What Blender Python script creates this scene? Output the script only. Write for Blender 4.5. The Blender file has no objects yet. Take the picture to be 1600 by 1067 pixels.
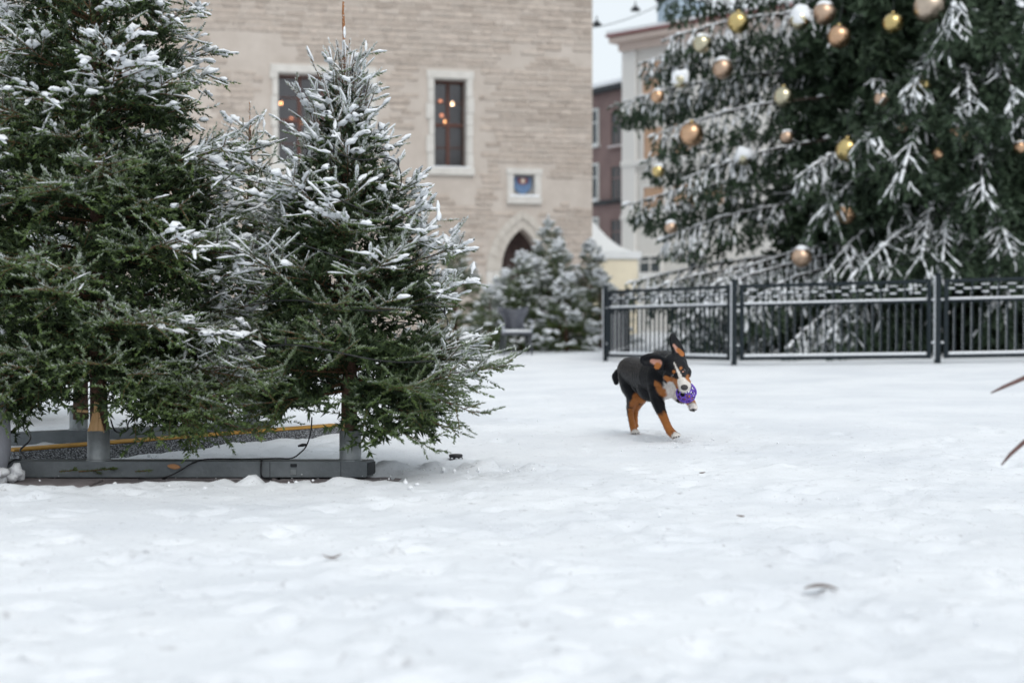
import bpy, bmesh, math, random
import numpy as np
from mathutils import Vector, Matrix, noise as mnoise

R = math.radians
random.seed(7)
rng = np.random.default_rng(7)
scene = bpy.context.scene
COL = scene.collection

# ------------------------------------------------------------------ camera
F_PX = 2222.0          # focal length in pixels of the 1600 px wide picture (50 mm on full frame)
CAM_Z = 0.70
HOR = 488.0            # horizon row
cam_d = bpy.data.cameras.new('camera')
cam = bpy.data.objects.new('camera', cam_d); COL.objects.link(cam)
cam_d.sensor_width = 36.0; cam_d.lens = 50.0
cam_d.clip_start = 0.05; cam_d.clip_end = 2000
cam.location = (0, 0, CAM_Z)
cam.rotation_euler = (R(90) - math.atan((533.5 - HOR) / F_PX), 0, 0)
cam_d.dof.use_dof = True
cam_d.dof.focus_distance = 6.8
cam_d.dof.aperture_fstop = 1.9
scene.camera = cam

# ------------------------------------------------------------------ sky, sun, exposure
SUN_ELEV, SUN_AZ = 48.0, 160.0      # azimuth: degrees from +Y towards +X
world = bpy.data.worlds.new('World'); scene.world = world
world.use_nodes = True
wn, wl = world.node_tree.nodes, world.node_tree.links
wn.clear()
w_out = wn.new('ShaderNodeOutputWorld'); w_bg = wn.new('ShaderNodeBackground')
w_sky = wn.new('ShaderNodeTexSky'); w_sky.sky_type = 'NISHITA'; w_sky.sun_disc = False
w_sky.sun_elevation = R(SUN_ELEV); w_sky.sun_rotation = R(SUN_AZ)
w_sky.air_density = 1.0; w_sky.dust_density = 4.0; w_sky.ozone_density = 1.0
w_hs = wn.new('ShaderNodeHueSaturation'); w_hs.inputs['Saturation'].default_value = 0.26
wl.new(w_sky.outputs['Color'], w_hs.inputs['Color'])
# closed cloud cover: the clear-sky gradient is mostly evened out
w_mix = wn.new('ShaderNodeMix'); w_mix.data_type = 'RGBA'; w_mix.inputs[0].default_value = 0.78
w_mix.inputs[7].default_value = (5.15, 5.62, 5.95, 1)
wl.new(w_hs.outputs['Color'], w_mix.inputs[6]); wl.new(w_mix.outputs[2], w_bg.inputs['Color'])
w_bg.inputs['Strength'].default_value = 0.15
wl.new(w_bg.outputs['Background'], w_out.inputs['Surface'])
sun_d = bpy.data.lights.new('sun', 'SUN'); sun_d.energy = 0.9; sun_d.angle = R(35); sun_d.color = (1.0, 0.96, 0.9)
sun = bpy.data.objects.new('sun', sun_d); COL.objects.link(sun)
sdir = Vector((math.sin(R(SUN_AZ)) * math.cos(R(SUN_ELEV)), math.cos(R(SUN_AZ)) * math.cos(R(SUN_ELEV)), math.sin(R(SUN_ELEV))))
sun.rotation_euler = sdir.to_track_quat('Z', 'Y').to_euler()
sun.location = sdir * 60
scene.view_settings.view_transform = 'Standard'; scene.view_settings.look = 'None'
scene.view_settings.gamma = 1.0; scene.view_settings.use_curve_mapping = False
scene.view_settings.exposure = 0.24
scene.render.engine = 'CYCLES'
scene.cycles.use_denoising = True
scene.cycles.max_bounces = 8

# ------------------------------------------------------------------ helpers
def P(x, y, D):
    """point that the photograph's pixel (x, y) shows at depth D"""
    return Vector(((x - 800.0) / F_PX * D, D, CAM_Z - (y - HOR) / F_PX * D))

def ss(a, b, x):
    t = np.clip((x - a) / (b - a), 0, 1)
    return t * t * (3 - 2 * t)

def _hash(ix, iy, seed):
    h = (ix.astype(np.int64) * 374761393 + iy.astype(np.int64) * 668265263 + seed * 974634777) & 0x7fffffff
    h = (h ^ (h >> 13)) * 1274126177 & 0x7fffffff
    return ((h ^ (h >> 16)) & 0xffff) / 65535.0

def vnoise(x, y, seed=0):
    x = np.asarray(x, float); y = np.asarray(y, float)
    ix = np.floor(x); iy = np.floor(y); fx = x - ix; fy = y - iy
    fx = fx * fx * (3 - 2 * fx); fy = fy * fy * (3 - 2 * fy)
    a = _hash(ix, iy, seed); b = _hash(ix + 1, iy, seed); c = _hash(ix, iy + 1, seed); d = _hash(ix + 1, iy + 1, seed)
    return (a * (1 - fx) + b * fx) * (1 - fy) + (c * (1 - fx) + d * fx) * fy * 1.0

def fbm(x, y, seed=0, octv=4, gain=0.5):
    s = 0; a = 1; n = 0
    for k in range(octv):
        s = s + a * vnoise(x * 2 ** k + 13.7 * k, y * 2 ** k - 7.3 * k, seed + k); n += a; a *= gain
    return s / n

def g(x, y):
    """height of the square: rises gently to the right at the fence"""
    x = np.asarray(x, float); y = np.asarray(y, float)
    return ss(9, 17, y) * np.clip(0.023 * (x - 2.9), -0.1, 0.25)

def tag(o, label=None, cat=None, group=None, kind=None):
    if label: o['label'] = label
    if cat: o['category'] = cat
    if group: o['group'] = group
    if kind: o['kind'] = kind
    return o

def empty(name, loc=(0, 0, 0), rz=0.0, label=None, cat=None, group=None):
    o = bpy.data.objects.new(name, None); COL.objects.link(o)
    o.location = loc; o.rotation_euler = (0, 0, rz); o.empty_display_size = 0.1
    return tag(o, label, cat, group)

def link(name, me, parent=None, mats=()):
    o = bpy.data.objects.new(name, me); COL.objects.link(o)
    if parent is not None: o.parent = parent
    for m in mats:
        if m.name not in [x.name for x in me.materials if x]: me.materials.append(m)
    return o

def np_mesh(name, V, faces, smooth=False, attrs=None, fattrs=None):
    """V (n,3); faces (m,k) array of constant k, or list of such arrays"""
    me = bpy.data.meshes.new(name)
    V = np.ascontiguousarray(V, dtype=np.float32)
    if not isinstance(faces, (list, tuple)): faces = [faces]
    faces = [np.asarray(f, dtype=np.int32) for f in faces if len(f)]
    me.vertices.add(len(V)); me.vertices.foreach_set('co', V.ravel())
    tot = np.concatenate([np.full(len(f), f.shape[1], np.int32) for f in faces])
    loops = np.concatenate([f.ravel() for f in faces])
    start = np.concatenate([[0], np.cumsum(tot)[:-1]]).astype(np.int32)
    me.loops.add(len(loops)); me.loops.foreach_set('vertex_index', loops)
    me.polygons.add(len(tot)); me.polygons.foreach_set('loop_start', start)
    me.update(calc_edges=True)
    if smooth: me.polygons.foreach_set('use_smooth', np.ones(len(tot), bool))
    for k, v in (attrs or {}).items():
        v = np.asarray(v, np.float32)
        if v.ndim == 1:
            a = me.attributes.new(k, 'FLOAT', 'POINT'); a.data.foreach_set('value', v)
        else:
            a = me.attributes.new(k, 'FLOAT_COLOR', 'POINT')
            if v.shape[1] == 3: v = np.concatenate([v, np.ones((len(v), 1), np.float32)], 1)
            a.data.foreach_set('color', np.ascontiguousarray(v).ravel())
    me.validate()
    return me

class MB:
    """collects boxes, bars and tubes into one mesh"""
    def __init__(s): s.v = []; s.f = []
    def add(s, verts, faces):
        o = len(s.v); s.v += [tuple(v) for v in verts]; s.f += [tuple(i + o for i in f) for f in faces]
    def box(s, a, b, M=None):
        (x0, y0, z0), (x1, y1, z1) = a, b
        vs = [(x0, y0, z0), (x1, y0, z0), (x1, y1, z0), (x0, y1, z0), (x0, y0, z1), (x1, y0, z1), (x1, y1, z1), (x0, y1, z1)]
        if M is not None: vs = [M @ Vector(v) for v in vs]
        s.add(vs, [(0, 3, 2, 1), (4, 5, 6, 7), (0, 1, 5, 4), (1, 2, 6, 5), (2, 3, 7, 6), (3, 0, 4, 7)])
    def bbox(s, a, b, c=0.006, M=None):
        """box with chamfered edges"""
        bm = bmesh.new()
        bmesh.ops.create_cube(bm, size=1)
        for v in bm.verts:
            v.co = Vector((a[i] + (b[i] - a[i]) * (v.co[i] + 0.5) for i in range(3)))
        bmesh.ops.bevel(bm, geom=list(bm.edges), offset=c, segments=1, affect='EDGES')
        bm.verts.index_update()
        vs = [v.co.copy() for v in bm.verts]
        if M is not None: vs = [M @ v for v in vs]
        s.add(vs, [[v.index for v in f.verts] for f in bm.faces]); bm.free()
    def tube(s, pts, rad, n=6, cap=True):
        pts = [Vector(p) for p in pts]
        if not hasattr(rad, '__len__'): rad = [rad] * len(pts)
        o = len(s.v); up = Vector((0.13, 0.21, 0.97))
        for i, p in enumerate(pts):
            t = (pts[min(i + 1, len(pts) - 1)] - pts[max(i - 1, 0)]).normalized()
            if abs(t.dot(up)) > 0.97: up = Vector((0.97, 0.2, 0.1))
            a = t.cross(up).normalized(); b = t.cross(a).normalized()
            for k in range(n):
                q = 2 * math.pi * k / n
                s.v.append(tuple(p + (a * math.cos(q) + b * math.sin(q)) * rad[i]))
        for i in range(len(pts) - 1):
            for k in range(n):
                k2 = (k + 1) % n
                s.f.append((o + i * n + k, o + i * n + k2, o + (i + 1) * n + k2, o + (i + 1) * n + k))
        if cap:
            s.f.append(tuple(o + k for k in range(n))[::-1]); e = o + (len(pts) - 1) * n
            s.f.append(tuple(e + k for k in range(n)))
    def lathe(s, prof, n=24, c=(0, 0, 0), cap=True):
        o = len(s.v)
        for (r, z) in prof:
            for k in range(n):
                q = 2 * math.pi * k / n
                s.v.append((c[0] + r * math.cos(q), c[1] + r * math.sin(q), c[2] + z))
        m = len(prof)
        for i in range(m - 1):
            for k in range(n):
                k2 = (k + 1) % n
                s.f.append((o + i * n + k, o + i * n + k2, o + (i + 1) * n + k2, o + (i + 1) * n + k))
        if cap:
            s.f.append(tuple(o + k for k in range(n))[::-1]); s.f.append(tuple(o + (m - 1) * n + k for k in range(n)))
    def build(s, name, mat, parent=None, smooth=False, M=None):
        me = bpy.data.meshes.new(name)
        me.from_pydata(s.v, [], s.f)
        if smooth: me.polygons.foreach_set('use_smooth', np.ones(len(me.polygons), bool))
        me.materials.append(mat); me.update()
        o = bpy.data.objects.new(name, me); COL.objects.link(o)
        if parent is not None: o.parent = parent
        if M is not None: o.matrix_local = M
        return o

def clone(src, parent, loc=None, name=None):
    o = src.copy(); COL.objects.link(o); o.parent = parent
    if loc is not None: o.location = loc
    return o

# ------------------------------------------------------------------ materials
def mat(name, col, rough=0.7, metal=0.0, var=0.0, vscale=8.0, bump=0.0, bscale=30.0, col2=None, spec=0.5, emit=None, coord='Object', stretch=None, pos=(0.32, 0.68)):
    m = bpy.data.materials.new(name); m.use_nodes = True
    N, L = m.node_tree.nodes, m.node_tree.links
    b = N['Principled BSDF']
    b.inputs['Base Color'].default_value = (*col, 1); b.inputs['Roughness'].default_value = rough
    b.inputs['Metallic'].default_value = metal
    b.inputs['Specular IOR Level'].default_value = spec
    if emit:
        b.inputs['Emission Color'].default_value = (*emit[0], 1); b.inputs['Emission Strength'].default_value = emit[1]
    if var or col2 or bump:
        tc = N.new('ShaderNodeTexCoord'); src = tc.outputs[coord]
        if stretch:
            mp = N.new('ShaderNodeMapping'); mp.inputs['Scale'].default_value = stretch
            L.new(src, mp.inputs['Vector']); src = mp.outputs['Vector']
        if var or col2:
            nz = N.new('ShaderNodeTexNoise'); nz.inputs['Scale'].default_value = vscale
            nz.inputs['Detail'].default_value = 6; nz.inputs['Roughness'].default_value = 0.65
            L.new(src, nz.inputs['Vector'])
            rp = N.new('ShaderNodeValToRGB')
            rp.color_ramp.elements[0].position = pos[0]; rp.color_ramp.elements[1].position = pos[1]
            c2 = col2 if col2 else tuple(min(1, c * (1 + var)) for c in col)
            c1 = col if col2 else tuple(c * (1 - var) for c in col)
            rp.color_ramp.elements[0].color = (*c1, 1); rp.color_ramp.elements[1].color = (*c2, 1)
            L.new(nz.outputs['Fac'], rp.inputs['Fac']); L.new(rp.outputs['Color'], b.inputs['Base Color'])
        if bump:
            nb = N.new('ShaderNodeTexNoise'); nb.inputs['Scale'].default_value = bscale; nb.inputs['Detail'].default_value = 5
            L.new(src, nb.inputs['Vector'])
            bp = N.new('ShaderNodeBump'); bp.inputs['Strength'].default_value = bump; bp.inputs['Distance'].default_value = 0.02
            L.new(nb.outputs['Fac'], bp.inputs['Height']); L.new(bp.outputs['Normal'], b.inputs['Normal'])
    return m

SNOWC = (0.80, 0.82, 0.85)
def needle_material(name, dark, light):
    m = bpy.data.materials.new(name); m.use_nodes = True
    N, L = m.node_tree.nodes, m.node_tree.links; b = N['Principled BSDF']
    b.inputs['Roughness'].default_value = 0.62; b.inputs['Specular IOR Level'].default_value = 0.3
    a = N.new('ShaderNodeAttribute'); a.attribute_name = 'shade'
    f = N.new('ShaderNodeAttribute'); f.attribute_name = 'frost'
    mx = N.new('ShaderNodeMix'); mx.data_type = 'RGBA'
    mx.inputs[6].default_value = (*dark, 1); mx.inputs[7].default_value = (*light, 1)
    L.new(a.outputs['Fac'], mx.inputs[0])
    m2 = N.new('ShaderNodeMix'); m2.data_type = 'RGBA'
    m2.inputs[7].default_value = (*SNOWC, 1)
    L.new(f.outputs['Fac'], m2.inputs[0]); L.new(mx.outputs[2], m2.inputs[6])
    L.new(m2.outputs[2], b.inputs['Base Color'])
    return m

def attr_material(name, attr='Col', rough=0.8, bump=0.0, bscale=40.0, spec=0.3):
    m = bpy.data.materials.new(name); m.use_nodes = True
    N, L = m.node_tree.nodes, m.node_tree.links; b = N['Principled BSDF']
    b.inputs['Roughness'].default_value = rough; b.inputs['Specular IOR Level'].default_value = spec
    a = N.new('ShaderNodeAttribute'); a.attribute_name = attr
    tc = N.new('ShaderNodeTexCoord'); nz = N.new('ShaderNodeTexNoise'); nz.inputs['Scale'].default_value = bscale * 0.4
    nz.inputs['Detail'].default_value = 6
    L.new(tc.outputs['Object'], nz.inputs['Vector'])
    mr = N.new('ShaderNodeMapRange'); mr.inputs['To Min'].default_value = 0.72; mr.inputs['To Max'].default_value = 1.25
    L.new(nz.outputs['Fac'], mr.inputs['Value'])
    mx = N.new('ShaderNodeMix'); mx.data_type = 'RGBA'; mx.blend_type = 'MULTIPLY'; mx.inputs[0].default_value = 1.0
    L.new(a.outputs['Color'], mx.inputs[6]); L.new(mr.outputs['Result'], mx.inputs[7])
    L.new(mx.outputs[2], b.inputs['Base Color'])
    if bump:
        nb = N.new('ShaderNodeTexNoise'); nb.inputs['Scale'].default_value = bscale; nb.inputs['Detail'].default_value = 6
        L.new(tc.outputs['Object'], nb.inputs['Vector'])
        bp = N.new('ShaderNodeBump'); bp.inputs['Strength'].default_value = bump; bp.inputs['Distance'].default_value = 0.03
        L.new(nb.outputs['Fac'], bp.inputs['Height']); L.new(bp.outputs['Normal'], b.inputs['Normal'])
    return m

M_SNOW = mat('snow', SNOWC, 0.75, bump=0.5, bscale=60, spec=0.25)
M_NEEDLE = needle_material('spruce_needles', (0.009, 0.024, 0.011), (0.112, 0.168, 0.050))
M_NEEDLE_FAR = needle_material('dark_spruce_needles', (0.008, 0.018, 0.012), (0.040, 0.066, 0.036))
M_NEEDLE_CORE_SHADE = needle_material('core_shade_needles', (0.009, 0.020, 0.009), (0.034, 0.056, 0.021))  # darker green than the outer needles: the crown's inner shade put into the colour
M_BARK = mat('bark', (0.055, 0.030, 0.020), 0.9, col2=(0.14, 0.075, 0.05), vscale=30, bump=0.8, bscale=60)
M_TWIG = mat('twig', (0.10, 0.050, 0.026), 0.85, col2=(0.18, 0.09, 0.045), vscale=40)
M_LEADER = mat('orange_bark', (0.26, 0.105, 0.04), 0.85, col2=(0.36, 0.17, 0.07), vscale=60, bump=.5, bscale=120)
M_TWIG_DARK = mat('dark_twig', (0.030, 0.020, 0.015), 0.9, col2=(0.055, 0.036, 0.027), vscale=20)
M_SPLIT = mat('split_wood', (0.55, 0.32, 0.14), 0.8, col2=(0.70, 0.46, 0.24), vscale=25, stretch=(4, 4, 0.6))
M_STEEL = mat('galvanised_steel', (0.22, 0.24, 0.25), 0.5, metal=0.4, col2=(0.36, 0.38, 0.39), vscale=14, bump=0.15, bscale=50)
M_BEAM = mat('painted_beam', (0.13, 0.148, 0.160), 0.6, metal=0.1, col2=(0.20, 0.22, 0.235), vscale=9, bump=0.2, bscale=60)
M_DARK = mat('dark_steel', (0.02, 0.024, 0.028), 0.6, metal=0.2)
M_CABLE = mat('cable', (0.010, 0.010, 0.013), 0.5)
M_IRON = mat('painted_iron', (0.007, 0.012, 0.016), 0.55, col2=(0.015, 0.023, 0.029), vscale=20, spec=.25)
M_YELLOW = mat('yellow_lid', (0.38, 0.19, 0.03), 0.6, col2=(0.55, 0.30, 0.05), vscale=18)
M_RUBBER = mat('ramp_rubber', (0.016, 0.017, 0.020), 0.8, col2=(0.50, 0.52, 0.56), vscale=130, pos=(0.50, 0.64))
M_PAVE = mat('paving', (0.15, 0.13, 0.135), 0.85, col2=(0.26, 0.235, 0.24), vscale=7, bump=0.5, bscale=40)

# ------------------------------------------------------------------ the ground
def spaced(a, b, step, grow, far):
    v = [a]
    while v[-1] < b: v.append(v[-1] + step)
    s = step
    while v[-1] < far: s *= grow; v.append(v[-1] + s)
    return np.array(v)

def bare(x, y):
    """1 where the snow was cleared: the strip in front of the steel stand"""
    n = (fbm(x * 3.1, y * 3.1, 21, 4) - 0.5)
    n2 = (fbm(x * 14, y * 14, 25, 3) - 0.5)
    yc = 6.06 + 0.03 * n
    wfront = 0.20 + 0.26 * ss(-1.0, -2.4, x) + 0.34 * n + 0.14 * n2
    wback = 0.13 + 0.1 * n2
    wr = ss(-0.30, -0.62, x + 0.25 * n)
    d = np.where(y < yc, (yc - y) / np.maximum(wfront, 0.02), (y - yc) / wback)
    return ss(1.15, 0.8, d) * wr

def ground_sheet():
    xr = spaced(0, 3.0, 0.026, 1.12, 420.0); xl = spaced(0.026, 3.1, 0.026, 1.12, 420.0)
    xs = np.concatenate([-xl[::-1], xr])
    ys = [-300, -120, -50, -20, -8, -3, -1, 0, 0.6, 1.1]
    y = 1.4
    while y < 9.5: ys.append(y); y *= 1.0058
    st = 0.05
    while y < 900: ys.append(y); y += st; st *= 1.05
    ys = np.array(ys)
    X, Y = np.meshgrid(xs, ys)
    near = ss(24, 9, Y) * ss(8, 4, np.abs(X))
    z = g(X, Y)
    rough = 0.35 + 0.65 * ss(0.38, 0.62, fbm(X * 0.55, Y * 0.55, 3, 3))
    z = z + near * (0.030 * (fbm(X * 0.9, Y * 0.9, 1, 3) - 0.5) + rough * (0.030 * (fbm(X * 4.2, Y * 4.2, 2, 4) - 0.5)
                    + 0.022 * (fbm(X * 15, Y * 15, 5, 3) - 0.5)))
    # churned lumps pushed up along the cleared strip
    b = bare(X, Y)
    edge = np.exp(-((Y - 5.50 - 0.24 * ss(-1.9, -0.7, X)) / 0.17) ** 2) * ss(-0.2, -0.8, X)
    lump = ss(0.48, 0.72, fbm(X * 8.5, Y * 8.5, 31, 3))
    lump2 = ss(0.60, 0.80, fbm(X * 5.0 + 3, Y * 5.0, 37, 3))
    z = z + edge * (0.004 + 0.020 * lump + 0.040 * lump2 + 0.012 * (fbm(X * 30, Y * 30, 39, 3) - 0.3))
    edge2 = np.exp(-((Y - 6.30) / 0.10) ** 2) * ss(0.6, -0.2, X) * ss(-0.75, -0.55, X)
    z = z + edge2 * (0.05 * ss(0.4, 0.7, fbm(X * 9, Y * 9, 35, 3)))
    behind = ss(6.35, 6.6, Y) * ss(9.0, 8.0, Y) * ss(-0.4, -1.0, X)
    z = z + behind * 0.035 * (fbm(X * 7, Y * 7, 41, 4) - 0.35)
    # foot and paw prints
    r2 = np.random.default_rng(5)
    for k in range(650):
        py = 1.9 * math.exp(r2.random() * 1.6); px = (r2.random() - 0.48) * 0.9 * py
        ra = 0.018 + 0.035 * r2.random() ** 2; rb = ra * (1 + 1.5 * r2.random()); an = r2.random() * 3.14; dep = 0.008 + 0.018 * r2.random()
        i0, i1 = np.searchsorted(ys, [py - 0.3, py + 0.3]); j0, j1 = np.searchsorted(xs, [px - 0.3, px + 0.3])
        if i1 <= i0 or j1 <= j0: continue
        dx = X[i0:i1, j0:j1] - px; dy = Y[i0:i1, j0:j1] - py
        u = (dx * math.cos(an) + dy * math.sin(an)) / ra; v = (-dx * math.sin(an) + dy * math.cos(an)) / rb
        q = u * u + v * v
        z[i0:i1, j0:j1] += dep * (-np.exp(-q) + 0.45 * np.exp(-(np.sqrt(q) - 1.5) ** 2 * 4))
    for (ax_, ay_, bx2, by2, n_) in ((-1.2, 2.6, 1.5, 7.2, 9), (0.2, 2.2, 3.2, 9.5, 12), (2.2, 3.6, 0.4, 9.0, 9), (-0.3, 4.6, 3.4, 5.4, 7), (-1.6, 3.4, 0.6, 4.0, 5)):     # shoe tracks
        for k in range(n_):
            t = k / n_; sd_ = .09 * (1 if k % 2 else -1); dx_, dy_ = bx2 - ax_, by2 - ay_; ll_ = math.hypot(dx_, dy_)
            px = ax_ + dx_ * t - dy_ / ll_ * sd_; py = ay_ + dy_ * t + dx_ / ll_ * sd_; an = math.atan2(dy_, dx_) + r2.normal(0, .15)
            i0, i1 = np.searchsorted(ys, [py - 0.4, py + 0.4]); j0, j1 = np.searchsorted(xs, [px - 0.4, px + 0.4])
            if i1 <= i0 or j1 <= j0: continue
            dx = X[i0:i1, j0:j1] - px; dy = Y[i0:i1, j0:j1] - py
            u = (dx * math.cos(an) + dy * math.sin(an)) / .15; v = (-dx * math.sin(an) + dy * math.cos(an)) / .055
            q = (u ** 4 + v ** 4) ** .25 + .25 * (vnoise(X[i0:i1, j0:j1] * 25, Y[i0:i1, j0:j1] * 25, 9) - .5)
            z[i0:i1, j0:j1] += .9 * r2.uniform(.4, 1) * (-.016 * ss(1.1, .85, q) + .008 * np.exp(-((q - 1.25) / .18) ** 2))
    for (dx0, dy0) in ((.915, 7.60), (.70, 8.08), (.78, 7.86), (.62, 8.35), (.95, 7.85), (.55, 8.62), (.80, 8.25)):     # paw prints round the dog
        i0, i1 = np.searchsorted(ys, [dy0 - 0.2, dy0 + 0.2]); j0, j1 = np.searchsorted(xs, [dx0 - 0.2, dx0 + 0.2])
        q = ((X[i0:i1, j0:j1] - dx0) ** 2 + (Y[i0:i1, j0:j1] - dy0) ** 2) / .035 ** 2
        z[i0:i1, j0:j1] += -.012 * np.exp(-q) + .008 * np.exp(-(np.sqrt(q) - 1.7) ** 2 * 3)
    z = z * (1 - b) + (-0.05) * b
    V = np.stack([X.ravel(), Y.ravel(), z.ravel()], 1)
    nx, ny = len(xs), len(ys)
    i = np.arange(ny - 1)[:, None] * nx + np.arange(nx - 1)[None, :]
    F = np.stack([i, i + 1, i + 1 + nx, i + nx], -1).reshape(-1, 4)
    return np_mesh('snow_ground', V, F, True)

def snow_ground_material():
    m = bpy.data.materials.new('trodden_snow'); m.use_nodes = True
    N, L = m.node_tree.nodes, m.node_tree.links; b = N['Principled BSDF']
    b.inputs['Roughness'].default_value = 0.7; b.inputs['Specular IOR Level'].default_value = 0.25
    tc = N.new('ShaderNodeTexCoord')
    def nz(scale, det=5, rough=0.6):
        n = N.new('ShaderNodeTexNoise'); n.inputs['Scale'].default_value = scale; n.inputs['Detail'].default_value = det
        n.inputs['Roughness'].default_value = rough; L.new(tc.outputs['Object'], n.inputs['Vector']); return n
    def ramp(src, p0, c0, p1, c1):
        r = N.new('ShaderNodeValToRGB'); r.color_ramp.elements[0].position = p0; r.color_ramp.elements[1].position = p1
        r.color_ramp.elements[0].color = (*c0, 1); r.color_ramp.elements[1].color = (*c1, 1); L.new(src, r.inputs['Fac']); return r
    big = ramp(nz(0.9, 4).outputs['Fac'], 0.35, (0.70, 0.725, 0.765), 0.6, (0.80, 0.82, 0.85))
    grit = ramp(nz(16, 6, 0.75).outputs['Fac'], 0.30, (0.52, 0.50, 0.50), 0.40, (1, 1, 1))
    speck = ramp(nz(85, 3, 0.5).outputs['Fac'], 0.285, (0.30, 0.27, 0.26), 0.315, (1, 1, 1))
    m1 = N.new('ShaderNodeMix'); m1.data_type = 'RGBA'; m1.blend_type = 'MULTIPLY'; m1.inputs[0].default_value = 0.85
    L.new(big.outputs['Color'], m1.inputs[6]); L.new(grit.outputs['Color'], m1.inputs[7])
    m2 = N.new('ShaderNodeMix'); m2.data_type = 'RGBA'; m2.blend_type = 'MULTIPLY'; m2.inputs[0].default_value = 0.7
    L.new(m1.outputs[2], m2.inputs[6]); L.new(speck.outputs['Color'], m2.inputs[7])
    L.new(m2.outputs[2], b.inputs['Base Color'])
    nb = nz(45, 6, 0.7); bp = N.new('ShaderNodeBump'); bp.inputs['Strength'].default_value = 0.55; bp.inputs['Distance'].default_value = 0.012
    L.new(nb.outputs['Fac'], bp.inputs['Height']); L.new(bp.outputs['Normal'], b.inputs['Normal'])
    return m

o = link('snow_ground', ground_sheet(), None, [snow_ground_material()]); tag(o, kind='structure')
# the cleared paving below the stand: slabs with open joints
pv = empty('pavement', (0, 0, 0)); tag(pv, kind='structure')
mb = MB(); mb.box((-4.2, 5.2, -0.12), (0.2, 6.7, -0.035)); mb.build('bedding', M_PAVE, pv)
k = 0
for ry in range(5):
    xo = -4.2 + (0.25 if ry % 2 else 0)
    for rx in range(9):
        x0 = xo + rx * 0.49; y0 = 5.21 + ry * 0.30
        mb = MB(); t = random.uniform(-0.004, 0.004)
        mb.bbox((x0 + 0.006, y0 + 0.006, -0.06), (min(x0 + 0.484, 0.2), y0 + 0.294, -0.016 + t), 0.006)
        mb.build('paving_slab', M_PAVE, pv)
# ------------------------------------------------------------------ stone tower
M_STONE = attr_material('limestone', 'Col', 0.9, 0.6, 14.0, 0.2)
M_MORTAR = mat('lime_mortar', (0.45, 0.392, 0.345), 0.95, col2=(0.55, 0.49, 0.44), vscale=1.6, bump=0.8, bscale=16)
M_TRIM = mat('pale_dressed_stone', (0.54, 0.515, 0.48), 0.85, col2=(0.64, 0.615, 0.58), vscale=5, bump=0.3, bscale=20)
M_ARCH = mat('weathered_arch_stone', (0.47, 0.425, 0.375), 0.9, col2=(0.56, 0.52, 0.47), vscale=6, bump=.4, bscale=20)
M_WOODBROWN = mat('brown_window_wood', (0.085, 0.032, 0.024), 0.6, col2=(0.12, 0.045, 0.03), vscale=10)
M_ROOM = mat('dim_room', (0.06, 0.040, 0.036), 0.9, col2=(0.12, 0.08, 0.07), vscale=2.0)
M_DOOR = mat('old_door', (0.05, 0.030, 0.028), 0.7, col2=(0.075, 0.045, 0.04), vscale=6)
M_BULB = mat('lamp_bulb', (1, 0.8, 0.5), 0.4, emit=((1.0, 0.55, 0.22), 9.0))
M_BULB_W = mat('bright_lamp_bulb', (1, 0.9, 0.7), 0.4, emit=((1.0, 0.80, 0.52), 22.0))
M_BULB_D = mat('dim_lamp_bulb', (1, 0.7, 0.4), 0.4, emit=((1.0, 0.42, 0.20), 2.6))

def glass_material(name, tint, gloss):
    m = bpy.data.materials.new(name); m.use_nodes = True
    N, L = m.node_tree.nodes, m.node_tree.links; N.clear()
    o = N.new('ShaderNodeOutputMaterial'); mx = N.new('ShaderNodeMixShader')
    t = N.new('ShaderNodeBsdfTransparent'); t.inputs['Color'].default_value = (*tint, 1)
    gl = N.new('ShaderNodeBsdfGlossy'); gl.inputs['Roughness'].default_value = 0.12; gl.inputs['Color'].default_value = (0.8, 0.85, 0.9, 1)
    tc = N.new('ShaderNodeTexCoord'); nz = N.new('ShaderNodeTexNoise'); nz.inputs['Scale'].default_value = 6
    L.new(tc.outputs['Object'], nz.inputs['Vector'])
    bp = N.new('ShaderNodeBump'); bp.inputs['Strength'].default_value = 0.15; L.new(nz.outputs['Fac'], bp.inputs['Height'])
    L.new(bp.outputs['Normal'], gl.inputs['Normal'])
    mx.inputs[0].default_value = gloss
    L.new(t.outputs[0], mx.inputs[1]); L.new(gl.outputs[0], mx.inputs[2]); L.new(mx.outputs[0], o.inputs['Surface'])
    return m
M_GLASS = glass_material('old_glass', (0.70, 0.62, 0.60), 0.08)

CORNER = Vector((2.18, 38.7, 0)); WALL_A = math.atan2(0.23, 1.0)   # the wall comes nearer to the left
E = Vector((-math.cos(WALL_A), -math.sin(WALL_A), 0)); NRM = Vector((math.sin(WALL_A), -math.cos(WALL_A), 0))
# wall frame: local x = along the wall to the LEFT (s), local y = out of the wall towards us, local z = up
MW = Matrix(((E.x, NRM.x, 0, CORNER.x), (E.y, NRM.y, 0, CORNER.y), (0, 0, 1, 0), (0, 0, 0, 1)))
def wall_sz(px, py):
    """wall coordinates (s, z) that a pixel shows"""
    d = Vector(((px - 800) / F_PX, 1, -(py - HOR) / F_PX)); c = Vector((0, 0, CAM_Z))
    t = (CORNER - c).dot(NRM) / d.dot(NRM); h = c + d * t
    return (h - CORNER).dot(E), h.z

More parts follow.
